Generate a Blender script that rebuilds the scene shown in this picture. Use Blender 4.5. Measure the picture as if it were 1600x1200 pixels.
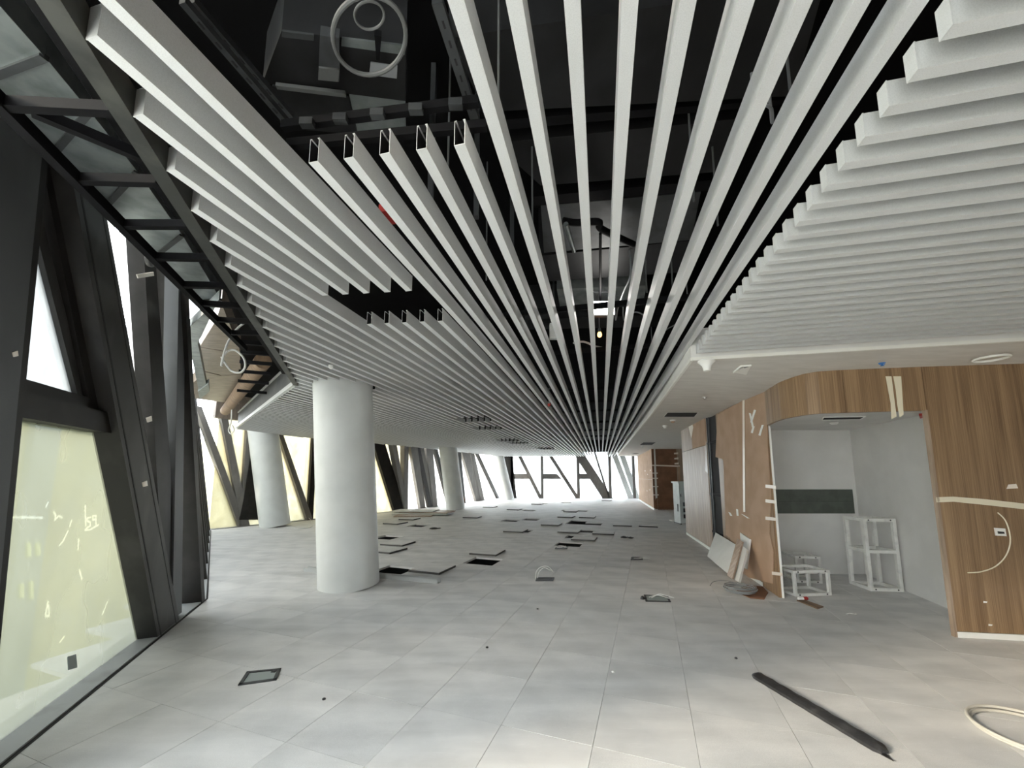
import bpy, bmesh, math, random
from mathutils import Vector, Matrix
random.seed(7)
sc = bpy.context.scene
for o in list(bpy.data.objects): bpy.data.objects.remove(o)
C = sc.collection

# ------------------------------------------------------------------ camera
F, CX, CY, PITCH, H = 600.0, 800.0, 670.0, math.radians(7), 1.64
cd = bpy.data.cameras.new('camera'); cam = bpy.data.objects.new('camera', cd); C.objects.link(cam)
cd.sensor_width = 36; cd.sensor_fit = 'HORIZONTAL'; cd.lens = F/1600*36; cd.shift_y = (CY-600)/1600
cd.clip_start = 0.05; cd.clip_end = 400
cam.location = (0, 0, H); cam.rotation_euler = (math.pi/2+PITCH, 0, 0)
sc.camera = cam
# ------------------------------------------------------------------ sky, sun, exposure
w = bpy.data.worlds.new('overcast_sky'); sc.world = w; w.use_nodes = True
bg = w.node_tree.nodes['Background']; bg.inputs[0].default_value = (0.87, 0.935, 1.0, 1); bg.inputs[1].default_value = 4.2
sd = bpy.data.lights.new('sun', 'SUN'); so = bpy.data.objects.new('sun', sd); C.objects.link(so)
sd.energy = 3.6; sd.angle = math.radians(9); sd.color = (1, .85, .66)
so.rotation_euler = (math.radians(69), 0, math.radians(-70))
sc.view_settings.view_transform = 'Standard'; sc.view_settings.look = 'None'
sc.view_settings.gamma = 1; sc.view_settings.use_curve_mapping = False
sc.view_settings.exposure = 1.55
try:
    sc.cycles.max_bounces = 14; sc.cycles.diffuse_bounces = 6; sc.cycles.transparent_max_bounces = 16
    sc.cycles.transmission_bounces = 10; sc.cycles.sample_clamp_indirect = 8
except Exception: pass

# ------------------------------------------------------------------ survey helpers: sight line of a photo pixel met with a real plane
def ray(x, y):
    a = (x-CX)/F; v = (CY-y)/F
    return (a, math.cos(PITCH)-v*math.sin(PITCH), math.sin(PITCH)+v*math.cos(PITCH))
def onz(x, y, z=0.0):
    d = ray(x, y); t = (z-H)/d[2]; return Vector((d[0]*t, d[1]*t, z))
def onY(x, y, Y):
    d = ray(x, y); t = Y/d[1]; return Vector((d[0]*t, Y, H+d[2]*t))
class Plane:                                   # vertical plane A -> B in plan; d > 0 lies to the left of A -> B
    def __init__(s, A, B):
        s.A = Vector((A[0], A[1], 0)); dv = Vector((B[0]-A[0], B[1]-A[1], 0)); s.L = dv.length
        s.u = dv/s.L; s.n = Vector((-s.u.y, s.u.x, 0))
    def p(s, u, z, d=0): return s.A+s.u*u+s.n*d+Vector((0, 0, z))
    def im(s, x, y, d=0):
        r = Vector(ray(x, y)); o = Vector((0, 0, H)); q = s.A+s.n*d
        t = s.n.dot(q-o)/s.n.dot(r); w_ = o+r*t
        return ((w_-s.A).dot(s.u), w_.z)
BA = math.atan2(139, F/math.cos(PITCH))        # heading of the long baffles and of the main right wall
def uv(u, v): return (u*math.cos(BA)+v*math.sin(BA), -u*math.sin(BA)+v*math.cos(BA))
def touv(X, Y): return (X*math.cos(BA)-Y*math.sin(BA), X*math.sin(BA)+Y*math.cos(BA))

# ------------------------------------------------------------------ mesh builder
class MB:
    def __init__(s): s.v = []; s.f = []
    def prism(s, poly, ext):
        n = len(poly); b = len(s.v); ext = Vector(ext)
        P = [Vector(q) for q in poly]
        nrm = Vector((0, 0, 0))
        for i in range(n): nrm += P[i].cross(P[(i+1) % n])
        if nrm.dot(ext) > 0: P.reverse()
        s.v += [tuple(q) for q in P]+[tuple(q+ext) for q in P]
        s.f.append(tuple(range(b, b+n))); s.f.append(tuple(range(b+2*n-1, b+n-1, -1)))
        for i in range(n):
            j = (i+1) % n; s.f.append((b+j, b+i, b+n+i, b+n+j))
        return s
    def box(s, c, size, rz=0, M=None):
        x, y, z = (q/2 for q in size)
        R = M if M is not None else Matrix.Rotation(rz, 3, 'Z')
        c = Vector(c)
        base = [c+R @ Vector(q) for q in ((-x, -y, -z), (x, -y, -z), (x, y, -z), (-x, y, -z))]
        return s.prism(base, R @ Vector((0, 0, 2*z)))
    def bar(s, a, b, wd, ht, up=(0, 0, 1)):      # rectangular bar from a to b
        a, b = Vector(a), Vector(b); d = b-a; dn = d.normalized(); up = Vector(up)
        sd_ = dn.cross(up)
        if sd_.length < 1e-4: sd_ = dn.cross(Vector((1, 0, 0)))
        sd_.normalize(); u2 = sd_.cross(dn)
        q = [a+sd_*wd/2-u2*ht/2, a-sd_*wd/2-u2*ht/2, a-sd_*wd/2+u2*ht/2, a+sd_*wd/2+u2*ht/2]
        return s.prism(q, d)
    def tube(s, pts, r, n=8, closed=False):
        pts = [Vector(q) for q in pts]; b = len(s.v); m = len(pts); prev = None
        rr = r if isinstance(r, (list, tuple)) else [r]*m
        for i, p in enumerate(pts):
            if closed: t = pts[(i+1) % m]-pts[i-1]
            else: t = pts[min(i+1, m-1)]-pts[max(i-1, 0)]
            t.normalize()
            if prev is None:
                a = t.orthogonal().normalized()
            else:
                a = prev-t*prev.dot(t); a.normalize()
            prev = a; c2 = t.cross(a)
            for k in range(n):
                th = 2*math.pi*k/n; s.v.append(tuple(p+(a*math.cos(th)+c2*math.sin(th))*rr[i]))
        for i in range(m if closed else m-1):
            j = (i+1) % m
            for k in range(n):
                l = (k+1) % n; s.f.append((b+i*n+k, b+i*n+l, b+j*n+l, b+j*n+k))
        if not closed:
            s.f.append(tuple(range(b+n-1, b-1, -1))); s.f.append(tuple(range(b+(m-1)*n, b+m*n)))
        return s
    def lathe(s, c, prof, n=24, axis=(0, 0, 1)):
        M = Vector((0, 0, 1)).rotation_difference(Vector(axis)).to_matrix(); c = Vector(c)
        b = len(s.v); m = len(prof)
        for r, z in prof:
            for k in range(n):
                th = 2*math.pi*k/n; s.v.append(tuple(c+M @ Vector((r*math.cos(th), r*math.sin(th), z))))
        for i in range(m-1):
            for k in range(n):
                l = (k+1) % n; s.f.append((b+i*n+k, b+i*n+l, b+(i+1)*n+l, b+(i+1)*n+k))
        s.f.append(tuple(range(b+n-1, b-1, -1))); s.f.append(tuple(range(b+(m-1)*n, b+m*n)))
        return s
    def build(s, name, mat, parent=None, smooth=False):
        me = bpy.data.meshes.new(name); me.from_pydata(s.v, [], s.f); me.validate()
        bm = bmesh.new(); bm.from_mesh(me); bmesh.ops.recalc_face_normals(bm, faces=bm.faces); bm.to_mesh(me); bm.free()
        if smooth:
            for p in me.polygons: p.use_smooth = True
            try: me.set_sharp_from_angle(angle=math.radians(40))
            except Exception: pass
        me.materials.append(M_[mat])
        o = bpy.data.objects.new(name, me); C.objects.link(o)
        if parent: o.parent = parent
        return o
def tag(o, label=None, cat=None, group=None, kind=None):
    if label: o['label'] = label
    if cat: o['category'] = cat
    if group: o['group'] = group
    if kind: o['kind'] = kind
    return o
def empty(name, loc=(0, 0, 0)):
    o = bpy.data.objects.new(name, None); C.objects.link(o); o.location = loc; o.empty_display_size = .1; return o
def thing(name, label, cat, group=None): return tag(empty(name), label, cat, group)
def struct(o): o['kind'] = 'structure'; return o
def smooth_path(pts, n=6):
    P = [Vector(q) for q in pts]; out = []
    for i in range(len(P)-1):
        p0 = P[max(i-1, 0)]; p1 = P[i]; p2 = P[i+1]; p3 = P[min(i+2, len(P)-1)]
        for k in range(n):
            t = k/n
            out.append(.5*((2*p1)+(-p0+p2)*t+(2*p0-5*p1+4*p2-p3)*t*t+(-p0+3*p1-3*p2+p3)*t**3))
    out.append(P[-1]); return out

# ------------------------------------------------------------------ materials
M_ = {}
def mat(name, col, rough=.6, metal=0, spec=.4, noise=None, bump=None, rand=0):
    m = bpy.data.materials.new(name); m.use_nodes = True; nt = m.node_tree; b = nt.nodes['Principled BSDF']
    b.inputs['Base Color'].default_value = (*col, 1); b.inputs['Roughness'].default_value = rough
    b.inputs['Metallic'].default_value = metal; b.inputs['Specular IOR Level'].default_value = spec
    N = nt.nodes.new; L = nt.links.new
    tc = N('ShaderNodeTexCoord')
    src = None
    if noise:                                   # (scale, other colour, lo, hi, stretch)
        mp = N('ShaderNodeMapping'); mp.inputs['Scale'].default_value = noise[4] if len(noise) > 4 else (1, 1, 1)
        tx = N('ShaderNodeTexNoise'); tx.inputs['Scale'].default_value = noise[0]; tx.inputs['Detail'].default_value = 6
        rp = N('ShaderNodeMapRange'); rp.inputs[1].default_value = noise[2]; rp.inputs[2].default_value = noise[3]
        mx = N('ShaderNodeMix'); mx.data_type = 'RGBA'
        mx.inputs[6].default_value = (*col, 1); mx.inputs[7].default_value = (*noise[1], 1)
        L(tc.outputs['Object'], mp.inputs[0]); L(mp.outputs[0], tx.inputs[0]); L(tx.outputs[0], rp.inputs[0]); L(rp.outputs[0], mx.inputs[0])
        src = mx.outputs[2]
    if rand:
        oi = N('ShaderNodeObjectInfo'); r2 = N('ShaderNodeMapRange'); r2.inputs[3].default_value = 1-rand; r2.inputs[4].default_value = 1+rand
        hs = N('ShaderNodeHueSaturation'); hs.inputs['Color'].default_value = (*col, 1)
        L(oi.outputs['Random'], r2.inputs[0]); L(r2.outputs[0], hs.inputs['Value'])
        if src: L(src, hs.inputs['Color'])
        src = hs.outputs[0]
    if src: L(src, b.inputs['Base Color'])
    if bump:
        t2 = N('ShaderNodeTexNoise'); t2.inputs['Scale'].default_value = bump[0]; t2.inputs['Detail'].default_value = 4
        bp = N('ShaderNodeBump'); bp.inputs['Strength'].default_value = bump[1]; bp.inputs['Distance'].default_value = .01
        L(tc.outputs['Object'], t2.inputs[0]); L(t2.outputs[0], bp.inputs['Height']); L(bp.outputs[0], b.inputs['Normal'])
    M_[name] = m; return m
mat('baffle', (.60, .61, .615), .55, noise=(260, (.55, .56, .565), .45, .6), rand=.03)
mat('tile', (.66, .655, .65), .62, spec=.35, noise=(2.2, (.58, .58, .58), .42, .62), bump=(420, .06), rand=.035)
mat('panel_edge', (.09, .09, .088), .7)
def scuff(m):                                   # fine speckle, dust and long scuffs over the base colour, in room coordinates
    nt = m.node_tree; b = nt.nodes['Principled BSDF']; N = nt.nodes.new; L = nt.links.new
    src = b.inputs['Base Color'].links[0].from_socket
    ge = N('ShaderNodeNewGeometry'); cur = src
    for sc_, st, lo, hi, a, c in ((330, (1, 1, 1), .3, .7, .86, 1.12), (1.1, (1, 5, 1), .35, .65, .92, 1.06), (9, (1, 8, 1), .62, .74, 1.0, 1.10), (.45, (1, 1, 1), .35, .65, .95, 1.04)):
        mp = N('ShaderNodeMapping'); mp.inputs['Scale'].default_value = st; mp.inputs['Rotation'].default_value = (0, 0, .35 if st[1] == 5 else -.5)
        tx = N('ShaderNodeTexNoise'); tx.inputs['Scale'].default_value = sc_; tx.inputs['Detail'].default_value = 4
        mr = N('ShaderNodeMapRange')
        for k, v in zip((1, 2, 3, 4), (lo, hi, a, c)): mr.inputs[k].default_value = v
        hs_ = N('ShaderNodeHueSaturation'); L(ge.outputs['Position'], mp.inputs[0]); L(mp.outputs[0], tx.inputs[0]); L(tx.outputs[0], mr.inputs[0])
        L(mr.outputs[0], hs_.inputs['Value']); L(cur, hs_.inputs['Color']); cur = hs_.outputs[0]
    L(cur, b.inputs['Base Color'])
scuff(M_['tile'])
mat('column', (.70, .72, .715), .5, noise=(3, (.65, .67, .665), .4, .65))
mat('steel_dark', (.015, .0138, .013), .5, 0, spec=.2, noise=(5, (.022, .02, .019), .45, .65))
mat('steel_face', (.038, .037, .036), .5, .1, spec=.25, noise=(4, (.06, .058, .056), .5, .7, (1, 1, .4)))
mat('steel_grey_sheen', (.085, .088, .092), .5, .1, spec=.25, noise=(4, (.105, .108, .112), .5, .7, (1, 1, .4)))  # blue-grey steel, brightness of its sheen put into the colour
mat('steel_far_haze', (.16, .15, .14), .6, .1, noise=(4, (.21, .2, .185), .5, .7, (1, 1, .4)))  # same steel lightened: distance haze and glare put into the colour
mat('joint', (.012, .012, .012), .7)
mat('sill', (.36, .37, .38), .55, .1, noise=(4, (.25, .25, .25), .55, .75))
mat('soffit', (.66, .635, .60), .8, noise=(3, (.61, .585, .55), .42, .6, (1, 4, 1)))
mat('soffit_edge', (.8, .79, .75), .6)
mat('white_wall', (.74, .73, .715), .85, noise=(2, (.69, .68, .665), .4, .6))
mat('white_paint', (.85, .85, .83), .5)
mat('plenum', (.003, .003, .0035), .9, spec=.1)
mat('black_metal', (.006, .006, .007), .7, 0, spec=.08)
mat('duct_black', (.007, .0072, .008), .6, 0, spec=.25, noise=(3, (.014, .0145, .016), .45, .65))
mat('galv', (.26, .285, .285), .38, .7, noise=(7, (.17, .19, .19), .4, .62))
mat('galv_dark', (.06, .064, .068), .5, .4, noise=(5, (.04, .043, .045), .45, .6))
mat('foil', (.30, .325, .325), .42, .6, noise=(9, (.22, .24, .24), .4, .6), bump=(14, .5))
mat('duct_warm_reflection', (.25, .205, .165), .5, .2, noise=(5, (.19, .155, .125), .42, .62, (1, 3, 1)))  # metal duct with warm reflected light put into the colour
mat('beam', (.04, .042, .04), .45, .3, noise=(6, (.07, .072, .066), .5, .7))
mat('fascia', (.045, .048, .05), .5, .1, noise=(3, (.065, .068, .068), .4, .6))
mat('alu', (.55, .56, .56), .4, .5)
mat('cardboard', (.46, .315, .22), .85, noise=(3, (.41, .275, .185), .4, .62))
mat('cardboard_dark', (.23, .115, .068), .85, noise=(3, (.17, .085, .05), .4, .62))
mat('paper_tape', (.76, .70, .55), .7)
mat('clear_tape', (.85, .78, .70), .4)
mat('wood_far', (.30, .225, .17), .5, noise=(6, (.40, .31, .24), .45, .62, (3, 3, .25)))
mat('plywood', (.24, .16, .10), .7, noise=(5, (.17, .11, .07), .4, .6, (4, 1, 1)))
mat('board', (.68, .69, .68), .7, noise=(2, (.62, .63, .62), .4, .6))
mat('cable_grey', (.24, .25, .26), .5)
mat('conduit', (.50, .48, .43), .5)
mat('cable_white', (.72, .72, .70), .5)
mat('pipe_grey', (.095, .098, .098), .5)
mat('frame_steel', (.74, .74, .71), .45, 0, noise=(8, (.62, .62, .6), .5, .65))
mat('cabinet', (.44, .47, .46), .5, .1, noise=(4, (.38, .41, .40), .4, .6))
mat('dark_plastic', (.03, .03, .033), .5)
mat('rubber', (.022, .022, .024), .42, spec=.5, noise=(9, (.05, .05, .052), .55, .7), bump=(18, .9))
mat('red', (.45, .03, .025), .5)
mat('blue', (.06, .2, .5), .4)
mat('brass', (.75, .42, .12), .3, .6)
mat('tile_green', (.085, .098, .085), .4, noise=(5, (.11, .125, .11), .4, .6), rand=.08)
mat('void', (.02, .02, .022), .9)
mat('ground', (.42, .41, .36), .9)
mat('cream', (.50, .47, .27), .85, noise=(1.2, (.44, .43, .29), .4, .65))
mat('cool_grey', (.33, .37, .36), .8)
mat('slit', (.75, .8, .4), .6)
# wood veneer with upright grain
m = mat('wood', (.27, .165, .09), .48, spec=.35); nt = m.node_tree; b = nt.nodes['Principled BSDF']; N = nt.nodes.new; L = nt.links.new
tc = N('ShaderNodeTexCoord'); mp = N('ShaderNodeMapping'); mp.inputs['Scale'].default_value = (60, 60, .7)
t1 = N('ShaderNodeTexNoise'); t1.inputs['Scale'].default_value = 2.2; t1.inputs['Detail'].default_value = 5; t1.inputs['Distortion'].default_value = .3
mp2 = N('ShaderNodeMapping'); mp2.inputs['Scale'].default_value = (6, 6, .2)
t2 = N('ShaderNodeTexNoise'); t2.inputs['Scale'].default_value = 2.0
ad = N('ShaderNodeMath'); ad.operation = 'ADD'; cr = N('ShaderNodeValToRGB')
cr.color_ramp.elements[0].position = .72; cr.color_ramp.elements[0].color = (.17, .103, .056, 1)
cr.color_ramp.elements[1].position = 1.28; cr.color_ramp.elements[1].color = (.36, .24, .14, 1)
dv = N('ShaderNodeMath'); dv.operation = 'MULTIPLY'; dv.inputs[1].default_value = 1.0
L(tc.outputs['Object'], mp.inputs[0]); L(mp.outputs[0], t1.inputs[0]); L(tc.outputs['Object'], mp2.inputs[0]); L(mp2.outputs[0], t2.inputs[0])
L(t1.outputs[0], ad.inputs[0]); L(t2.outputs[0], ad.inputs[1])
mr = N('ShaderNodeMapRange'); mr.inputs[1].default_value = .72; mr.inputs[2].default_value = 1.28
cr.color_ramp.elements[0].position = 0; cr.color_ramp.elements[1].position = 1
L(ad.outputs[0], mr.inputs[0]); L(mr.outputs[0], cr.inputs[0]); L(cr.outputs[0], b.inputs['Base Color'])
# dusty protective film on the glazing
def film(name, tint, clear, worn=False):
    m = bpy.data.materials.new(name); m.use_nodes = True; nt = m.node_tree; nt.nodes.clear(); N = nt.nodes.new; L = nt.links.new
    out = N('ShaderNodeOutputMaterial'); tr = N('ShaderNodeBsdfTransparent'); tl = N('ShaderNodeBsdfTranslucent'); mx = N('ShaderNodeMixShader')
    tr.inputs[0].default_value = (.95, .96, .95, 1); tl.inputs[0].default_value = (*tint, 1)
    tc = N('ShaderNodeTexCoord'); mp = N('ShaderNodeMapping'); mp.inputs['Scale'].default_value = (1, 1, .6)
    n1 = N('ShaderNodeTexNoise'); n1.inputs['Scale'].default_value = 3.5; n1.inputs['Detail'].default_value = 8; n1.inputs['Roughness'].default_value = .7
    mr = N('ShaderNodeMapRange'); mr.inputs[1].default_value = .35; mr.inputs[2].default_value = .7
    mr.inputs[3].default_value = 1-clear-.07; mr.inputs[4].default_value = 1-clear+.1
    L(tc.outputs['Object'], mp.inputs[0]); L(mp.outputs[0], n1.inputs[0]); L(n1.outputs[0], mr.inputs[0])
    fac = mr.outputs[0]
    if worn:                                     # scratches and writing rubbed through the film
        mr.inputs[3].default_value = 1-clear-.02; mr.inputs[4].default_value = 1-clear+.03
        n1.inputs['Scale'].default_value = 1.6; n1.inputs['Detail'].default_value = 2
        at = N('ShaderNodeAttribute'); at.attribute_name = 'scratch'
        m2 = N('ShaderNodeMix'); m2.inputs[3].default_value = .25
        L(at.outputs['Fac'], m2.inputs[0]); L(fac, m2.inputs[2]); fac = m2.outputs[0]
    L(fac, mx.inputs[0]); L(tr.outputs[0], mx.inputs[1]); L(tl.outputs[0], mx.inputs[2]); L(mx.outputs[0], out.inputs[0])
    M_[name] = m
film('glass_film', (.82, .83, .83), .62)
film('film_yellow', (.125, .131, .105), .27, True)
film('film_mid', (.42, .43, .43), .25)
film('film_cool', (.24, .255, .27), .17)
film('film_cream', (.36, .338, .255), .14)
def glow(name, col, st):
    m = bpy.data.materials.new(name); m.use_nodes = True; nt = m.node_tree; nt.nodes.clear()
    e = nt.nodes.new('ShaderNodeEmission'); o = nt.nodes.new('ShaderNodeOutputMaterial')
    e.inputs[0].default_value = (*col, 1); e.inputs[1].default_value = st; nt.links.new(e.outputs[0], o.inputs[0]); M_[name] = m
glow('lamp_glow', (1, .97, .9), 9); glow('bulb_glow', (1, .45, .12), 2.2)

# ================================================================== THE SETTING
ZB, ZR = 3.04, 2.93               # underside of the long baffles / of the cross baffles
ZSLAB = 4.25
P0, P1 = (-2.916, 2.405), (-4.107, 5.395)
C2, C3, C4, C5, C6 = (-9.2, 12.0), (-9.21, 12.05), (-4.95, 18.9), (-1.0, 28.6), (9.9, 28.6)
d1 = Vector((P1[0]-P0[0], P1[1]-P0[1])).normalized()
PB = (P0[0]-d1.x*6.2, P0[1]-d1.y*6.2)     # where the near facade goes on behind the photographer
# ---- floor: dark sub-floor with raised square panels
poly_room = [PB, P1, C2, C3, C4, C5, C6, (9.9, 3), (9.9, PB[1])]
def inside(x, y, poly):
    r = False; n = len(poly)
    for i in range(n):
        x1, y1 = poly[i]; x2, y2 = poly[(i+1) % n]
        if (y1 > y) != (y2 > y) and x < (x2-x1)*(y-y1)/(y2-y1)+x1: r = not r
    return r
mb = MB(); mb.prism([(p[0], p[1], -.32) for p in poly_room], (0, 0, .06))
floor = struct(mb.build('floor', 'void'))
TA = math.atan2(214, F/math.cos(PITCH)); TS = .6
te = Vector((math.cos(TA), -math.sin(TA))); tn = Vector((math.sin(TA), math.cos(TA)))   # across, along
q = onz(723, 880); T0 = Vector((q.x, q.y))
def cell(x, y):
    d = Vector((x, y))-T0; return (math.floor(d.dot(te)/TS+1e-6), math.floor(d.dot(tn)/TS+1e-6))
def cell_c(i, j): return T0+te*((i+.5)*TS)+tn*((j+.5)*TS)
holes = set()
for px_, py_ in [(622, 890), (750, 877), (610, 842), (640, 822), (655, 821.5), (812, 812.5), (842, 811), (820, 828), (890, 816), (893, 813), (917, 818.6), (909, 830.5), (911, 837.5),
                 (908, 848.5), (885, 797.3), (900, 798.5), (848, 786.5), (880, 785.5), (818, 797), (1000, 822)]:
    p = onz(px_, py_); holes.add(cell(p.x, p.y))
cols_plan = [(-2.38, 6.08), (-7.6, 12.85), (-2.75, 19.35), (-.3, 27.3)]
cells = []
for i in range(-40, 60):
    for j in range(-30, 60):
        if (i, j) in holes: continue
        c = cell_c(i, j)
        if inside(c.x, c.y, poly_room) or any(inside(c.x+ox, c.y+oy, poly_room) for ox in (-.4, .4) for oy in (-.4, .4)):
            if c.y > -1.2: cells.append((math.hypot(c.x, c.y), i, j))
def seen(i, j):
    c = cell_c(i, j); return c.y > .9 and abs(c.x) < 1.42*c.y+.5
cells.sort(key=lambda t: (not seen(t[1], t[2]), t[0]))
tm = MB(); hs = TS/2-.0012
tm.v = [(-hs, -hs, -.035), (hs, -hs, -.035), (hs, hs, -.035), (-hs, hs, -.035), (-hs, -hs, 0), (hs, -hs, 0), (hs, hs, 0), (-hs, hs, 0)]
tm.f = [(3, 2, 1, 0), (4, 5, 6, 7)]+[(a, (a+1) % 4, 4+(a+1) % 4, 4+a) for a in range(4)]
t0 = tm.build('floor_tile', 'tile', floor)
rest = MB()
for k, (_, i, j) in enumerate(cells):
    c = cell_c(i, j)
    if k < 300:
        o = t0 if k == 0 else t0.copy()
        if k: C.objects.link(o); o.parent = floor
        o.location = (c.x, c.y, random.uniform(-.0008, .0008)); o.rotation_euler = (0, 0, -TA)
    else:
        R = Matrix.Rotation(-TA, 3, 'Z'); b0 = len(rest.v)
        rest.v += [tuple(Vector((c.x, c.y, 0))+R @ Vector(v)) for v in tm.v]
        rest.f += [tuple(b0+a for a in f) for f in tm.f]
tag(rest.build('floor_tile_field', 'tile', floor), kind='stuff')

# ---- glazed facade, one structure per straight run; members and panes are its pieces
win_n = 0
def window():
    global win_n; win_n += 1
    o = struct(empty('window_%d' % win_n)); return o
def member(pl, quad, par, name, m='steel_face', d0=0, d1=.26):
    return MB().prism([pl.p(u, z, d0) for u, z in quad], pl.n*(d1-d0)).build(name, m, par)
def leanbar(pl, u0, u1, wd, z0, z1, par, name='facade_strut', m='steel_face', d0=0, d1=.26, wd1=None):
    w1 = wd if wd1 is None else wd1
    return member(pl, [(u0-wd/2, z0), (u0+wd/2, z0), (u1+w1/2, z1), (u1-w1/2, z1)], par, name, m, d0, d1)
def pane(pl, quad, par, d=.16, m='glass_film'):
    return MB().prism([pl.p(u, z, d) for u, z in quad], pl.n*.012).build('pane', m, par)
def sill(pl, u0, u1, par, dd=.30):
    MB().prism([pl.p(u0, -.03, 0), pl.p(u1, -.03, 0), pl.p(u1, .016, 0), pl.p(u0, .016, 0)], pl.n*dd).build('sill', 'sill', par)
    MB().prism([pl.p(u0, -.03, -.022), pl.p(u1, -.03, -.022), pl.p(u1, .004, -.022), pl.p(u0, .004, -.022)], pl.n*.022).build('edge_strip', 'joint', par)
# run 1: beside the photographer
f1 = Plane(P0, P1); W = window(); ZT = ZSLAB
def ln(ub, slope, z): return ub-slope*z
member(f1, [(-.72, 0), (-.12, 0), (-.43, ZT), (-1.0, ZT)], W, 'mullion', 'steel_grey_sheen', 0, .22)
member(f1, [(-.12, 0), (-.03, 0), (-.33, ZT), (-.43, ZT)], W, 'mullion_rebate', 'steel_dark', .03, .24)
member(f1, [(1.87, 0), (2.38, 0), (2.38-.6*ZT, ZT), (1.87-.56*ZT, ZT)], W, 'facade_strut', 'steel_face', 0, .172)
member(f1, [(1.93, 0), (1.95, 0), (1.95-.56*ZT, ZT), (1.93-.56*ZT, ZT)], W, 'panel_joint', 'joint', -.002, .01)
member(f1, [(2.29, 0), (2.305, 0), (2.305-.592*ZT, ZT), (2.29-.592*ZT, ZT)], W, 'panel_joint', 'joint', -.002, .01)
def strut2(pl, W, tl, bl, tr, br, m, dl, dr, d1, zb=0, ztop=ZSLAB):      # left edge measured at depth dl, right edge at depth dr
    a, b, c, d = pl.im(*tl, dl), pl.im(*bl, dl), pl.im(*tr, dr), pl.im(*br, dr)
    def at(p, q, z): return q[0]+(p[0]-q[0])*(z-q[1])/(p[1]-q[1])
    return member(pl, [(at(a, b, zb), zb), (at(c, d, zb), zb), (at(c, d, ztop), ztop), (at(a, b, ztop), ztop)], W, 'facade_strut', m, dr, d1)
strut2(f1, W, (196, 366), (207, 531), (244, 420), (254, 557), 'steel_dark', .17, .05, .17, .05)
strut2(f1, W, (257, 437), (255, 557), (290, 467), (284, 960), 'steel_grey_sheen', .15, .03, .15, .05)
# corner strut with the dark reveal
member(f1, [(3.04, 0), (3.15, 0), (3.15-.4*ZT, ZT), (3.04-.4*ZT, ZT)], W, 'facade_strut', 'steel_dark', -.01, .26)
tz0, tz1 = 1.985, 2.12
member(f1, [(-.27, tz0), (.78, tz0), (.70, tz1+.02), (-.28, tz1+.02)], W, 'transom', 'steel_dark', .05, .24)
# opening light above the transom
member(f1, [(-.27, tz1+.02), (.58, tz1+.02), (.53, tz1+.11), (-.28, tz1+.11)], W, 'window_frame', 'steel_dark', .10, .22)
member(f1, [(.58, tz1), (.73, tz1), (-.15, 3.75), (-.30, 3.75)], W, 'window_frame', 'steel_dark', .10, .22)
member(f1, [(.46, tz1+.11), (.56, tz1+.11), (-.30, 3.62), (-.36, 3.55)], W, 'window_frame', 'steel_face', .13, .2)
pane(f1, [(-.3, 2.1), (.6, 2.1), (-.30, 3.8), (-.4, 3.8)], W, m='film_cool')
pane(f1, [(1.9, .6), (2.2, .2), (.55, ZT), (-.1, ZT)], W, .2, 'film_mid')
pane(f1, [(2.1, .6), (2.3, .2), (1.2, ZT), (.7, ZT)], W, .22, 'film_mid')
pane(f1, [(2.3, 0), (3.05, 0), (1.6, ZT), (1.3, ZT)], W, .22, 'film_mid')
sill(f1, -6.2, f1.L, W)
# continuing behind the photographer
for k in range(3):
    ub = -.3-1.9*k
    pane(f1, [(ub-1.6, 0), (ub-.3, 0), (ub-.35, ZT), (ub-1.7, ZT)], W, m='glass_film')
    leanbar(f1, ub-1.85, ub-1.95, .3, 0, ZT, W, 'mullion', 'steel_face')
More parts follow.
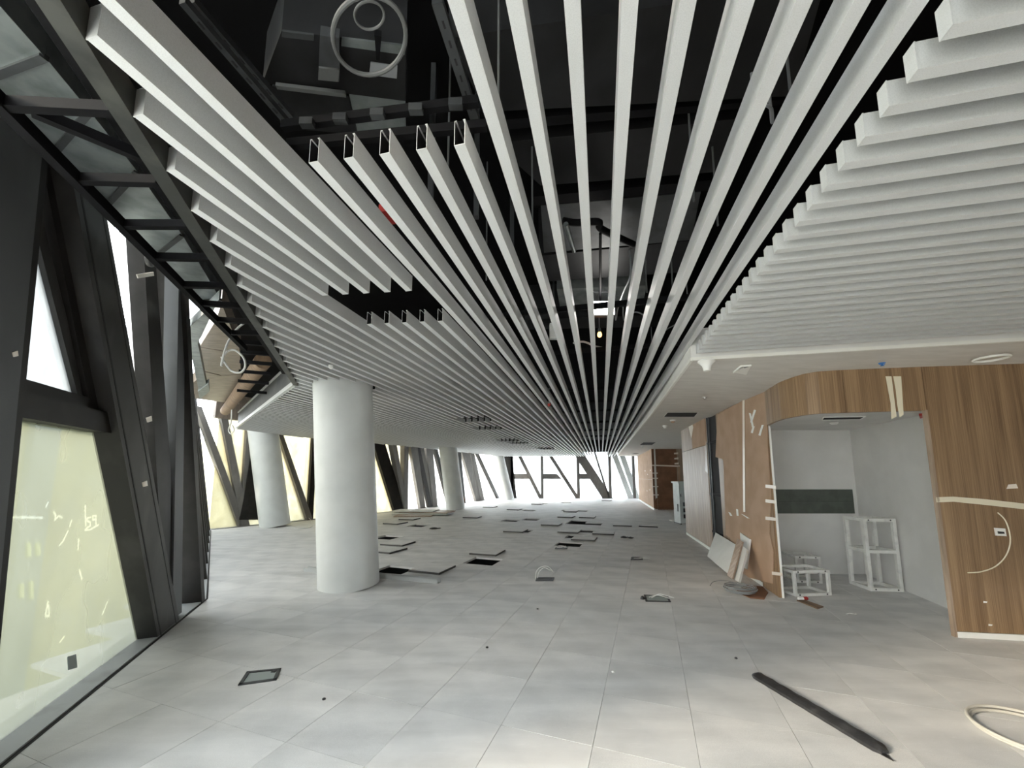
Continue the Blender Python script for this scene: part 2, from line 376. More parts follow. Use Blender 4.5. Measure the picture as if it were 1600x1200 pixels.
# paper note and scratches on the near film
MB().prism([f1.p(*f1.im(x, y, .15), .15) for x, y in ((106, 1026), (119, 1022), (121, 1043), (107, 1047))], f1.n*.004).build('note', 'cool_grey', W)
MARKS = [[(84, 800), (87, 805), (86, 812), (92, 806), (97, 809)], [(133, 790), (134, 822)], [(142, 808), (136, 810), (136, 814), (141, 816), (141, 822), (135, 825)], [(150, 806), (145, 806), (145, 812), (150, 812), (150, 806), (150, 822), (145, 825)],
         [(106, 830), (99, 845), (93, 852)], [(123, 842), (122, 858)], [(112, 813), (109, 822)], [(75, 940), (71, 962), (77, 963), (76, 945)], [(124, 890), (128, 905)], [(154, 820), (140, 828), (133, 828)], [(20, 808), (66, 809)], [(75, 785), (72, 792)], [(160, 960), (168, 940)], [(100, 995), (94, 1003)]]
def worn_pane(pl, quad, par, d, nu=170, nz=230):
    segs = []
    for st in MARKS:
        P = [pl.im(x, y, d) for x, y in st]; segs += list(zip(P[:-1], P[1:]))
    (a0, b0), (a1, b1), (a2, b2), (a3, b3) = quad
    V = []; W_ = []
    for j in range(nz+1):
        t = j/nz
        for i in range(nu+1):
            q = i/nu
            u = (a0*(1-q)+a1*q)*(1-t)+(a3*(1-q)+a2*q)*t; z = (b0*(1-q)+b1*q)*(1-t)+(b3*(1-q)+b2*q)*t
            best = 9
            for (x0, y0), (x1, y1) in segs:
                if abs(u-x0) > .3 or abs(z-y0) > .3: continue
                dx, dy = x1-x0, y1-y0; k = max(0, min(1, ((u-x0)*dx+(z-y0)*dy)/(dx*dx+dy*dy+1e-9)))
                best = min(best, math.hypot(u-x0-k*dx, z-y0-k*dy))
            V.append(tuple(pl.p(u, z, d))); W_.append(max(0.0, min(1.0, 1.7-best/.0055)))
    n = len(V); o_ = pl.n*.012
    mb = MB(); mb.v = V+[tuple(pl.p(u, z, d+.012)) for u, z in quad]
    R = nu+1
    mb.f = [(j*R+i, j*R+i+1, (j+1)*R+i+1, (j+1)*R+i) for j in range(nz) for i in range(nu)]
    mb.f.append((n+3, n+2, n+1, n))
    ob = mb.build('pane', 'film_yellow', par)
    at = ob.data.attributes.new('scratch', 'FLOAT', 'POINT')
    at.data.foreach_set('value', W_+[0.0]*4)
    return ob
worn_pane(f1, [(-.2, 0), (1.87, 0), (.72, 2.05), (-.3, 2.05)], W, .16)
# run 2: swings away, seen edge on
f2 = Plane(P1, C2); W = window(); n2 = 6; md = f2.L/n2
lv = Vector((-.2, 0, 1))*ZT                       # this run leans outwards
for k in range(n2):
    ub = md*(k+1)-.12
    MB().prism([f2.p(ub-.09, 0, 0), f2.p(ub+.09, 0, 0), f2.p(ub+.09, 0, .3), f2.p(ub-.09, 0, .3)], lv).build('facade_strut', 'steel_dark', W)
    ua_ = max(ub-md, .1)
    MB().prism([f2.p(ua_, 0, .2), f2.p(ub, 0, .2), f2.p(ub, 0, .212), f2.p(ua_, 0, .212)], lv).build('pane', 'film_mid', W)
MB().prism([f1.p(3.1, 0, .2), f2.p(.1, 0, .2), f2.p(.1, 0, .2)+lv, f1.p(3.1-.4*ZT, ZT, .2)], f2.n*.012).build('pane', 'film_mid', W)
sill(f2, 0, f2.L, W)
# runs 3 and 4: struts measured off the photograph on the facade plane
def strut_im(pl, W, tl, tr, bl, br, m='steel_far_haze', ztop=3.75, d0=0, d1=.26):
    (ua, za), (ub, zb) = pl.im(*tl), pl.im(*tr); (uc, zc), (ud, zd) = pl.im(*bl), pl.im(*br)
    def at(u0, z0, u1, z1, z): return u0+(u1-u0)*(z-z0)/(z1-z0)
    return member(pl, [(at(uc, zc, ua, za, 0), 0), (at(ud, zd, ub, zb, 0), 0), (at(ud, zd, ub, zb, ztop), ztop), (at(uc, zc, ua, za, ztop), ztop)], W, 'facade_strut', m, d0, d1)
f4 = Plane(C3, C4); W = window()
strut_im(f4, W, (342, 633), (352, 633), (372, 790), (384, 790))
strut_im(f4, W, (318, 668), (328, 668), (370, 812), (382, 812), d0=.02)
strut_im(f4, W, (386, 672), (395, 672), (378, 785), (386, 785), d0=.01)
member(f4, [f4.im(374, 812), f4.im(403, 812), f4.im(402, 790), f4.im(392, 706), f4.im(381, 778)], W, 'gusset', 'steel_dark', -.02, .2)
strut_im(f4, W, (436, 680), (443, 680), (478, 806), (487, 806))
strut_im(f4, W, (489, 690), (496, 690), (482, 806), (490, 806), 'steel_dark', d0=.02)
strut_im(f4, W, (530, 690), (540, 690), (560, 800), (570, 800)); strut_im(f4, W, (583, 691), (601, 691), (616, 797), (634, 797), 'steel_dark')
for a, b_ in ((0, .36), (.36, .62), (.62, 1)):
    pane(f4, [(f4.L*a, 0), (f4.L*b_, 0), (f4.L*b_, 3.7), (f4.L*a, 3.7)], W, m='film_cream')
sill(f4, 0, f4.L, W)
f5 = Plane(C4, C5); W = window()
for tl, tr, bl, br, m, d0 in (((613, 692), (620, 692), (631, 790), (637, 790), 'steel_far_haze', .02), ((632, 695), (639, 695), (632, 796), (638, 796), 'steel_far_haze', .01),
        ((641, 695), (652, 695), (657, 793), (665, 793), 'steel_far_haze', 0), ((650, 695), (656, 695), (670, 790), (676, 790), 'steel_dark', .02),
        ((656, 696), (663, 696), (675, 789), (679, 789), 'steel_far_haze', .04), ((666, 697), (676, 697), (677, 789), (684, 789), 'steel_far_haze', .0), ((678, 697), (683, 697), (701, 787), (705, 787), 'steel_dark', 0),
        ((714, 704), (720, 704), (724, 785), (728, 785), 'steel_dark', 0), ((721, 704), (733, 704), (744, 782), (751, 782), 'steel_far_haze', 0), ((735, 705), (741, 705), (752, 782), (758, 782), 'steel_far_haze', .02),
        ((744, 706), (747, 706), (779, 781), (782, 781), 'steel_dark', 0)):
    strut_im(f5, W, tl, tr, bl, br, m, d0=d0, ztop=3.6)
for k in range(4): pane(f5, [(f5.L*k/4, 0), (f5.L*(k+1)/4, 0), (f5.L*(k+1)/4, 3.7), (f5.L*k/4, 3.7)], W)
sill(f5, 0, f5.L, W)
# run 5: far end
f6 = Plane(C5, C6); W = window()
def U6(x, y=779): return f6.im(x, y)[0]
mul = [U6(800), U6(847.5), U6(904.5), U6(954.5), U6(992)]
zt6 = 1.62
for i, u in enumerate(mul): leanbar(f6, u, u, .2, 0, 3.7, W, 'mullion', 'steel_far_haze', 0, .25)
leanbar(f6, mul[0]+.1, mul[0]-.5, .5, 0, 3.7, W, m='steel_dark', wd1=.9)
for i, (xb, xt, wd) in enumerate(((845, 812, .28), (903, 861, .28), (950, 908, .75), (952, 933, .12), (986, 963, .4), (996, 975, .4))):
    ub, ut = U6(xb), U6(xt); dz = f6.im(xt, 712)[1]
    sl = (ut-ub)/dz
    leanbar(f6, ub, ub+sl*3.7, wd, 0, 3.7, W, d0=.01, m='column' if i > 3 else 'steel_far_haze')
for a, b_ in ((0, 812), (1, 861), (2, 912)):
    member(f6, [(mul[a], zt6-.2), (mul[a]+1.45, zt6-.2), (mul[a]+1.1, zt6+.18), (mul[a], zt6+.18)], W, 'transom', 'steel_far_haze', .02, .22)
us = [0]+mul+[f6.L]
for a, b_ in zip(us[:-1], us[1:]): pane(f6, [(a, 0), (b_, 0), (b_, 3.7), (a, 3.7)], W)
for x in (820, 878, 922, 962): 
    u, z = f6.im(x, 770, .15); MB().prism([f6.p(u-.05, z-.08, .15), f6.p(u+.05, z-.08, .15), f6.p(u+.05, z+.08, .15), f6.p(u-.05, z+.08, .15)], f6.n*.004).build('note', 'cool_grey', W)
sill(f6, 0, f6.L, W)
# plain end wall behind the photographer
f0 = Plane((9.9, PB[1]), PB)
struct(MB().prism([f0.p(0, -.02, 0), f0.p(f0.L, -.02, 0), f0.p(f0.L, ZSLAB, 0), f0.p(0, ZSLAB, 0)], f0.n*-.15).build('wall_rear', 'wood'))
# ---- structural slab above everything and closing walls over the low facade
mb = MB(); mb.prism([(p[0], p[1], ZSLAB) for p in [(PB[0]-.4, PB[1]-.2), (P1[0]-.5, P1[1]), (C2[0]-.5, C2[1]), (C3[0]-.5, C3[1]), (C4[0]-.3, C4[1]+.4), (C5[0]-.3, C5[1]+.5), (10.4, 29.1), (10.4, PB[1]-.2)]], (0, 0, .3))
struct(mb.build('ceiling', 'plenum'))
for nm, pl in (('wall_far_left_head', f4), ('wall_left_head', f5), ('wall_far_head', f6)):
    struct(MB().prism([pl.p(-.2, 3.45, -.06), pl.p(pl.L+.2, 3.45, -.06), pl.p(pl.L+.2, ZSLAB, -.06), pl.p(-.2, ZSLAB, -.06)], pl.n*.2).build('trim_%d' % (1+len([o for o in C.objects if o.name.startswith('trim_')])), 'duct_warm_reflection' if pl is f4 else 'plenum'))
# ---- right-hand walls
JL = (3.63, 5.45); RA = BA
W2 = Plane(JL, (JL[0]+math.sin(RA)*5.85, JL[1]+math.cos(RA)*5.85))       # main wall, d > 0 is to its left = room side
WN = Plane((4.56, 4.16), (7.6, 3.74))                                      # near wood wall, d>0 is behind it
struct(MB().prism([WN.p(.03, -.02, .03), WN.p(WN.L, -.02, .03), WN.p(WN.L, ZSLAB, .03), WN.p(.03, ZSLAB, .03)], WN.n*.03).build('wall_near_right', 'white_wall'))
wnr = bpy.data.objects['wall_near_right']
sm = WN.im(1447, 640)[0]
MB().prism([WN.p(0, .06, 0), WN.p(1.95, .06, 0), WN.p(1.95, 2.86, 0), WN.p(0, 2.86, 0)], WN.n*.03).build('wood_panel', 'wood', wnr)
MB().prism([WN.p(1.955, .06, 0), WN.p(WN.L, .06, 0), WN.p(WN.L, 2.86, 0), WN.p(1.955, 2.86, 0)], WN.n*.03).build('wood_panel', 'wood', wnr)
struct(MB().prism([WN.p(.0, 0, -.004), WN.p(WN.L, 0, -.004), WN.p(WN.L, .055, -.004), WN.p(.0, .055, -.004)], WN.n*.03).build('baseboard_near_right', 'white_paint'))
MB().prism([WN.p(-.022, .0, -.004), WN.p(.0, .0, -.004), WN.p(.0, 2.36, -.004), WN.p(-.022, 2.36, -.004)], WN.n*.045).build('jamb_trim', 'wood_far', wnr)
# main right wall
w2 = struct(MB().prism([W2.p(0.02, -.02, -.03), W2.p(W2.L, -.02, -.03), W2.p(W2.L, ZSLAB, -.03), W2.p(0.02, ZSLAB, -.03)], W2.n*-.025).build('wall_right', 'white_wall'))
struct(MB().prism([W2.p(.55, 0, 0.004), W2.p(W2.L, 0, 0.004), W2.p(W2.L, .06, 0.004), W2.p(.55, .06, 0.004)], W2.n*-.03).build('baseboard_right', 'white_paint'))
def slab2(pts, name, m, d0=0, d1=-.03, par=w2, pl=W2, im=True):
    P = [pl.im(*q, d0) if im else q for q in pts]
    return MB().prism([pl.p(u, z, d0) for u, z in P], pl.n*(d1-d0)).build(name, m, par)
zsf = 2.99
u_st0, u_st1 = W2.im(1130, 840)[0], W2.im(1113, 840)[0]
slab2([(u_st1+.02, .07), (W2.L, .07), (W2.L, 2.32), (u_st1+.02, 2.32)], 'wood_panel', 'wood_far', im=False)
um = (u_st1+.02+W2.L)/2
slab2([(u_st1+.02, 2.33), (um, 2.33), (um, zsf), (u_st1+.02, zsf)], 'cardboard_sheet', 'cardboard', 0.006, -.02, im=False)
slab2([(um+.01, 2.33), (W2.L, 2.33), (W2.L, zsf), (um+.01, zsf)], 'wood_panel', 'wood_far', im=False)
slab2([(u_st0, 0), (u_st1, 0), (u_st1, zsf), (u_st0, zsf)], 'wall_slot', 'void', -.024, -.029, im=False)
for k in range(2):
    u_ = u_st1-.1-.14*k
    MB().bar(W2.p(u_, 0, -.012), W2.p(u_, zsf, -.012), .035, .03, up=W2.n).build('stud', 'galv_dark', w2)
for z in (.45, 1.25, 2.35): MB().bar(W2.p(u_st0, z, -.012), W2.p(u_st1, z, -.012), .02, .05).build('stud_clip', 'black_metal', w2)
slab2([(0, .0), (.62, .0), (.62, zsf), (0, zsf)], 'wood_panel', 'wood', im=False)
slab2([(.63, .07), (u_st0-.02, .07), (u_st0-.02, zsf), (.63, zsf)], 'wood_panel', 'wood', im=False)
slab2([(1196, 600), (1160, 627), (1161, 900), (1207, 912), (1208, 860), (1202, 835), (1204, 775), (1199, 700)], 'cardboard_sheet', 'cardboard', .014, .004)
slab2([(1160, 626), (1121, 648), (1119, 690), (1118, 714), (1130, 718), (1148, 727), (1163, 725)], 'cardboard_sheet', 'cardboard', .02, .010)
slab2([(1163, 723), (1130, 716), (1134, 836), (1140, 840), (1165, 880)], 'cardboard_sheet', 'cardboard', .012, .003)
slab2([(1161, 800), (1164, 800), (1163, 623), (1160, 625)], 'tape_strip', 'clear_tape', .024, .02)
for (x, y) in ((1197, 758), (1197, 781), (1197, 808), (1207, 894)):
    slab2([(x-1, y-1), (x+15, y+1), (x+15, y+6), (x-1, y+4)], 'tape_strip', 'clear_tape', .02, .016)
for st in ([(1170, 645), (1175, 668)], [(1178, 640), (1172, 660)], [(1173, 676), (1176, 666)], [(1185, 680), (1190, 664)], [(1150, 795), (1147, 808), (1151, 806)], [(1158, 803), (1168, 810)], [(1138, 800), (1141, 806)]):
    MB().prism([W2.p(*W2.im(x, y, .021), .021) for x, y in (st[0], (st[0][0]+3, st[0][1]+1), (st[-1][0]+3, st[-1][1]), st[-1])], W2.n*-.003).build('paint_smear', 'white_paint', w2)
slab2([(1079, 651), (1083, 668), (1080, 685), (1076, 668)], 'tape_strip', 'clear_tape', .01, .004)
slab2([(1103, 690), (1106, 740), (1102, 736)], 'paint_smear', 'white_paint', .008, .002)
# opening left jamb
MB().prism([W2.p(.0, 0, -.03), W2.p(.0, 0, -.055), W2.p(-.012, 0, -.055), W2.p(-.012, 0, -.03)], (0, 0, 2.34)).build('jamb_trim', 'white_paint', w2)
# return at the end of the main wall and the recess behind it
e1 = W2.p(W2.L, 0, 0)
struct(MB().prism([(e1.x+.02, e1.y-.1, -.02), (9.9, e1.y-.1, -.02), (9.9, e1.y-.1, ZSLAB), (e1.x+.02, e1.y-.1, ZSLAB)], (0, .1, 0)).build('wall_return', 'white_wall'))
struct(MB().prism([(9.8, e1.y, -.02), (9.8, 28.5, -.02), (9.8, 28.5, ZSLAB), (9.8, e1.y, ZSLAB)], (.1, 0, 0)).build('wall_far_right', 'white_wall'))
struct(MB().prism([(9.8, PB[1], -.02), (9.8, e1.y, -.02), (9.8, e1.y, ZSLAB), (9.8, PB[1], ZSLAB)], (.1, 0, 0)).build('wall_outer_right', 'white_wall'))
# far block wrapped in protective board
BC = (6.88, 18.93); WB1 = Plane(BC, (BC[0]+math.sin(BA)*7.6, BC[1]+math.cos(BA)*7.6)); WB2 = Plane((9.8, 18.93), BC)
wb = struct(MB().prism([WB1.p(.02, -.02, -.03), WB1.p(WB1.L, -.02, -.03), WB1.p(WB1.L, ZSLAB, -.03), WB1.p(.02, ZSLAB, -.03)], WB1.n*-.15).build('wall_far_block_side', 'white_wall'))
for k in range(4):
    u0, u1 = WB1.L*k/4+.02, WB1.L*(k+1)/4-.01
    slab2([(u0, .1), (u1, .1), (u1, 1.45), (u0, 1.45)], 'cardboard_sheet', 'cardboard', 0, -.025, wb, WB1, False)
    slab2([(u0, 1.46), (u1, 1.46), (u1, zsf), (u0, zsf)], 'cardboard_sheet', 'cardboard', 0.004, -.025, wb, WB1, False)
struct(MB().prism([WB1.p(0, 0, .01), WB1.p(WB1.L, 0, .01), WB1.p(WB1.L, .09, .01), WB1.p(0, .09, .01)], WB1.n*-.03).build('baseboard_far_block', 'white_paint'))
for (u, z, a) in ((.6, 1.9, .25), (1.9, 1.7, .2), (3.0, 1.9, .3), (1.2, .9, .2), (2.5, .8, .15)):
    slab2([(u, z), (u+a, z), (u+a, z+.05), (u, z+.05)], 'tape_strip', 'clear_tape', .01, .005, wb, WB1, False)
wc = struct(MB().prism([WB2.p(0, -.02, -.03), WB2.p(WB2.L-.03, -.02, -.03), WB2.p(WB2.L-.03, ZSLAB, -.03), WB2.p(0, ZSLAB, -.03)], WB2.n*-.15).build('wall_far_block_front', 'wood_far'))
ue = WB2.L
slab2([(ue-1.2, .08), (ue, .08), (ue, 2.14), (ue-1.2, 2.14)], 'cardboard_sheet', 'cardboard_dark', 0, -.025, wc, WB2, False)
slab2([(ue-1.28, 2.15), (ue, 2.15), (ue, zsf), (ue-1.2, zsf)], 'cardboard_sheet', 'cardboard_dark', 0.004, -.025, wc, WB2, False)
slab2([(ue-1.3, .05), (ue-.05, .05), (ue-.1, .55), (ue-.5, .75), (ue-.9, .66), (ue-1.3, .7)], 'cardboard_sheet', 'cardboard_dark', 0.02, .002, wc, WB2, False)
slab2([(ue-1.35, 2.08), (ue, 2.13), (ue, 2.19), (ue-1.35, 2.15)], 'tape_strip', 'clear_tape', .012, .006, wc, WB2, False)
for z in (.7, 1.1, 1.5, 1.75): slab2([(ue-.25, z), (ue, z), (ue, z+.05), (ue-.25, z+.05)], 'tape_strip', 'clear_tape', .014, .006, wc, WB2, False)
for z in (2.2, 2.45, 2.7): slab2([(ue-1.3, z), (ue-1.1, z), (ue-1.1, z+.07), (ue-1.3, z+.1)], 'tape_strip', 'clear_tape', .014, .006, wc, WB2, False)
slab2([(ue-1.34, .05), (ue-1.25, .05), (ue-1.25, 2.1), (ue-1.34, 2.1)], 'tape_strip', 'cardboard', .02, .012, wc, WB2, False)
# ---- curved wood fascia over the niche opening
FP = [(4.56, 4.16), (4.05, 4.25), (3.72, 4.31), (3.56, 4.36), (3.47, 4.45), (3.42, 4.6), (3.42, 4.82), (3.48, 5.08), (3.63, 5.45)]
zh0 = 2.355
fas = struct(empty('trim_niche_head'))
def fpanel(pts):
    m_ = MB(); n = len(pts); b0 = 0
    inn = []
    for i, p in enumerate(pts):
        a = Vector(pts[max(i-1, 0)]); c = Vector(pts[min(i+1, n-1)]); t = (c-a).normalized(); nn = Vector((t.y, -t.x))
        # inner side is away from the room (towards the niche)
        inn.append((p[0]+nn.x*-.05, p[1]+nn.y*-.05) if (nn.x*-.05*(5-p[0])+nn.y*-.05*(5.6-p[1])) > 0 else (p[0]+nn.x*.05, p[1]+nn.y*.05))
    for i in range(n-1):
        q = [pts[i], pts[i+1], inn[i+1], inn[i]]
        m_.prism([(a[0], a[1], zh0) for a in q], (0, 0, ZSLAB-zh0))
    o = m_.build('wood_panel', 'wood', fas); bm = bmesh.new(); bm.from_mesh(o.data); bmesh.ops.remove_doubles(bm, verts=bm.verts, dist=.0004)
    bm.to_mesh(o.data); bm.free()
    for p in o.data.polygons: p.use_smooth = True
    try: o.data.set_sharp_from_angle(angle=math.radians(30))
    except Exception: pass
    return o
fpanel([(4.553, 4.161), (4.05, 4.25), (3.79, 4.297)])
fpanel([(3.785, 4.298), (3.56, 4.36), (3.47, 4.45), (3.435, 4.56)])
fpanel([(3.434, 4.566), (3.42, 4.7), (3.42, 4.82), (3.48, 5.08), (3.56, 5.28), (3.625, 5.44)])
# ---- niche
NB = 6.72
struct(MB().prism([(4.02, NB, -.02), (6.1, NB, -.02), (6.1, NB, 2.6), (4.02, NB, 2.6)], (0, .1, 0)).build('wall_niche_back', 'white_wall'))
NR = Plane((5.95, NB), (5.18, 4.2))
struct(MB().prism([NR.p(0, -.02, 0), NR.p(NR.L, -.02, 0), NR.p(NR.L, 2.6, 0), NR.p(0, 2.6, 0)], NR.n*.08).build('wall_niche_right', 'white_wall'))
struct(MB().prism([(3.72, 5.56, -.02), (3.735, 5.62, -.02), (4.43, NB, -.02), (4.2, NB, -.02)], (0, 0, 2.62)).build('wall_niche_left', 'white_wall'))
struct(MB().prism([(4.5, 4.25, 2.44), (3.65, 4.42, 2.44), (3.52, 4.6, 2.44), (3.55, 5.0, 2.44), (3.9, 5.6, 2.44), (4.2, NB, 2.44), (6.1, NB, 2.44), (5.3, 4.15, 2.44)], (0, 0, .05)).build('ceiling_niche', 'white_wall'))
nb = bpy.data.objects['wall_niche_back']
# dark tiled splashback band, two courses of large tiles
zt0, zt1 = 1.0, 1.41; u0, u1 = 4.25, 5.88
MB().box(((u0+u1)/2, NB-.002, (zt0+zt1)/2), (u1-u0, .004, zt1-zt0)).build('grout_bed', 'void', nb)
for r in range(2):
    for k in range(6):
        x0 = u0+(u1-u0)*k/6; x1 = u0+(u1-u0)*(k+1)/6; h_ = (zt1-zt0)/2
        o = MB().box(((x0+x1)/2, NB-.006, zt0+h_*(r+.5)), (x1-x0-.004, .012, h_-.004)).build('wall_tile', 'tile_green', nb)
# ---- soffit with its bright edge lip
se = [uv(.99, 4.36), uv(1.07, 8), uv(1.1, 12), uv(1.12, 26.5)]
sq = [(8.2, 2.85)]
top = [(8.2, 2.66, 2.88), (se[0][0], se[0][1], 2.88), (se[1][0], se[1][1], 2.92), (se[2][0], se[2][1], 2.95), (se[3][0], se[3][1], 2.97)]
bot = [(8.2, 3.75, 2.80), (3.9, 5.3, 2.80), (5.4, 8.6, 2.88), (9.8, 12, 2.95), (9.9, 26.5, 2.97)]
mb = MB(); v = top+bot; nT = 5
mb.v = [tuple(p) for p in v]+[(p[0], p[1], p[2]+.08) for p in v]
mb.f = [(i, i+1, nT+i+1, nT+i) for i in range(4)]+[(10+i+1, 10+i, 10+nT+i, 10+nT+i+1) for i in range(4)]+[(i+1, i, 10+i, 10+i+1) for i in range(4)]
mb.f += [(4, 9, 19, 14), (0, 10, 15, 5)]
struct(mb.build('ceiling_soffit', 'soffit'))
sof = bpy.data.objects['ceiling_soffit']
ep = [Vector(p) for p in top]
for a, b_ in zip(ep[:-1], ep[1:]):
    MB().bar(a+Vector((0, 0, .012)), b_+Vector((0, 0, .012)), .028, .034).build('edge_lip', 'soffit_edge', sof)
    MB().bar(a+Vector((0, 0, .19)), b_+Vector((0, 0, .19)), .012, .32).build('edge_upstand', 'white_wall', sof)

# ================================================================== COLUMNS
def column(base, topx, label, r=.435):
    b = Vector((base[0], base[1], 0)); t = Vector((topx[0], topx[1], 3.6))
    o = MB().tube([b, b+(t-b)*.25, b+(t-b)*.5, b+(t-b)*.75, t], r, 48).build('column', 'column', None, True)
    tag(o, label, 'column', 'leaning round columns')
def coltop(img, Y): return onY(img[0], img[1], Y)
def leancol(base_img, top_img, r, label, dY=0):
    b = onz(*base_img); b.y += r*.97; b.x *= (b.y)/(b.y-r*.97)
    t = onY(top_img[0], top_img[1], b.y-.1+dY); k = 3.6/t.z
    column((b.x, b.y), (b.x+(t.x-b.x)*k, b.y+(t.y-b.y)*k), label, r)
leancol((545, 927), (536.5, 605), .435, 'large white round column nearest the photographer, in front of the windows')
leancol((430, 825), (412, 680), .44, 'white leaning column beside the three-armed dark facade node', 0)
leancol((712, 797), (700, 700), .45, 'white leaning column behind the stacked flat boards', 0)
leancol((794, 781), (778, 713), .42, 'farthest white leaning column, at the corner of the end windows', 0)

# ================================================================== CEILING BAFFLES
S, U0, BW, BH = .168, -.045, .0485, .118
def baffle_mesh(L_, name, m='baffle', wd=BW, ht=BH, t=.0025):
    mb = MB(); h = wd/2
    prof = [(-h, ht), (-h, 0), (h, 0), (h, ht), (h-.010, ht), (h-.010, ht-t), (h-t, ht-t), (h-t, t), (-h+t, t), (-h+t, ht-t), (-h+.010, ht-t), (-h+.010, ht)]
    mb.prism([(x, 0, z) for x, z in prof], (0, L_, 0))
    return mb
def place(o, a, z, rz): o.location = (a[0], a[1], z); o.rotation_euler = (0, 0, rz)
def make_baffle(a, b, z, label, group, cap0=False, cap1=False, ht=BH, wd=BW, name='ceiling_baffle'):
    a, b = Vector(a), Vector(b); L_ = (b-a).length
    o = baffle_mesh(L_, name, wd=wd, ht=ht).build(name, 'baffle')
    blacken_inside(o, wd)
    rz = math.atan2(b.y-a.y, b.x-a.x)-math.pi/2
    place(o, a, z, rz); tag(o, label, 'baffle', group)
    for flag, y in ((cap0, -.003), (cap1, L_)):
        if flag:
            c = MB().box((0, y+.0015, ht/2), (wd+.003, .004, ht+.002)).build('end_cap', 'baffle', o)
    return o
def blacken_inside(o, wd=BW, t=.0025):           # black colour on the inside faces of the channel
    o.data.materials.append(M_['void']); h = wd/2
    for p in o.data.polygons:
        c, n = p.center, p.normal
        if (abs(n.x) > .9 and abs(c.x) < h-t*.5 and c.z > .01) or (n.z > .9 and abs(c.x) < .001 and c.z < t*1.5): p.material_index = 1
ORD = ['first', 'second', 'third', 'fourth', 'fifth', 'sixth', 'seventh', 'eighth', 'ninth', 'tenth', 'eleventh', 'twelfth', 'thirteenth', 'fourteenth', 'fifteenth', 'sixteenth', 'seventeenth', 'eighteenth', 'nineteenth', 'twentieth']
TENS = {2: 'twenty', 3: 'thirty', 4: 'forty', 5: 'fifty', 6: 'sixty'}
def ordw(n):
    if n <= 20: return ORD[n-1]
    if n % 10 == 0: return {3: 'thirtieth', 4: 'fortieth', 5: 'fiftieth', 6: 'sixtieth'}[n//10]
    return TENS[n//10]+'-'+ORD[n % 10-1]
K1, K2 = (-3.38, 5.88), (-7.98, 11.1)
# ceiling field outline on its window side: edge beam, return beam, then along the far facade
def left_bound(u):            # smallest v (distance along the run) at which the field starts
    # edge beam line X = -.91-.41Y
    c, s = math.cos(BA), math.sin(BA)
    # X = u c + v s ; Y = -u s + v c  -> u c + v s = -.91 -.41(-u s + v c)
    v = (-.91+.41*u*s-u*c)/(s+.41*c)
    uk1, vk1 = touv(*K1); uk2, vk2 = touv(*K2)
    if u >= uk1: return v
    return vk1+(vk2-vk1)*(u-uk1)/(uk2-uk1)
far_poly = [K2, (-8.2, 13.2), (C4[0]-.1, C4[1]-.6), (C5[0]+.2, C5[1]-.5), (9.9, 28.1)]
def far_bound(u):
    best = None
    for p, q in zip(far_poly[:-1], far_poly[1:]):
        a, b = touv(*p), touv(*q)
        if min(a[0], b[0]) <= u <= max(a[0], b[0]) and abs(a[0]-b[0]) > 1e-6:
            v = a[1]+(b[1]-a[1])*(u-a[0])/(b[0]-a[0])
            best = v if best is None else max(best, v)
    return best
NEAR0 = -.6
col_uv = [(touv(-2.68, 5.98), .5)]
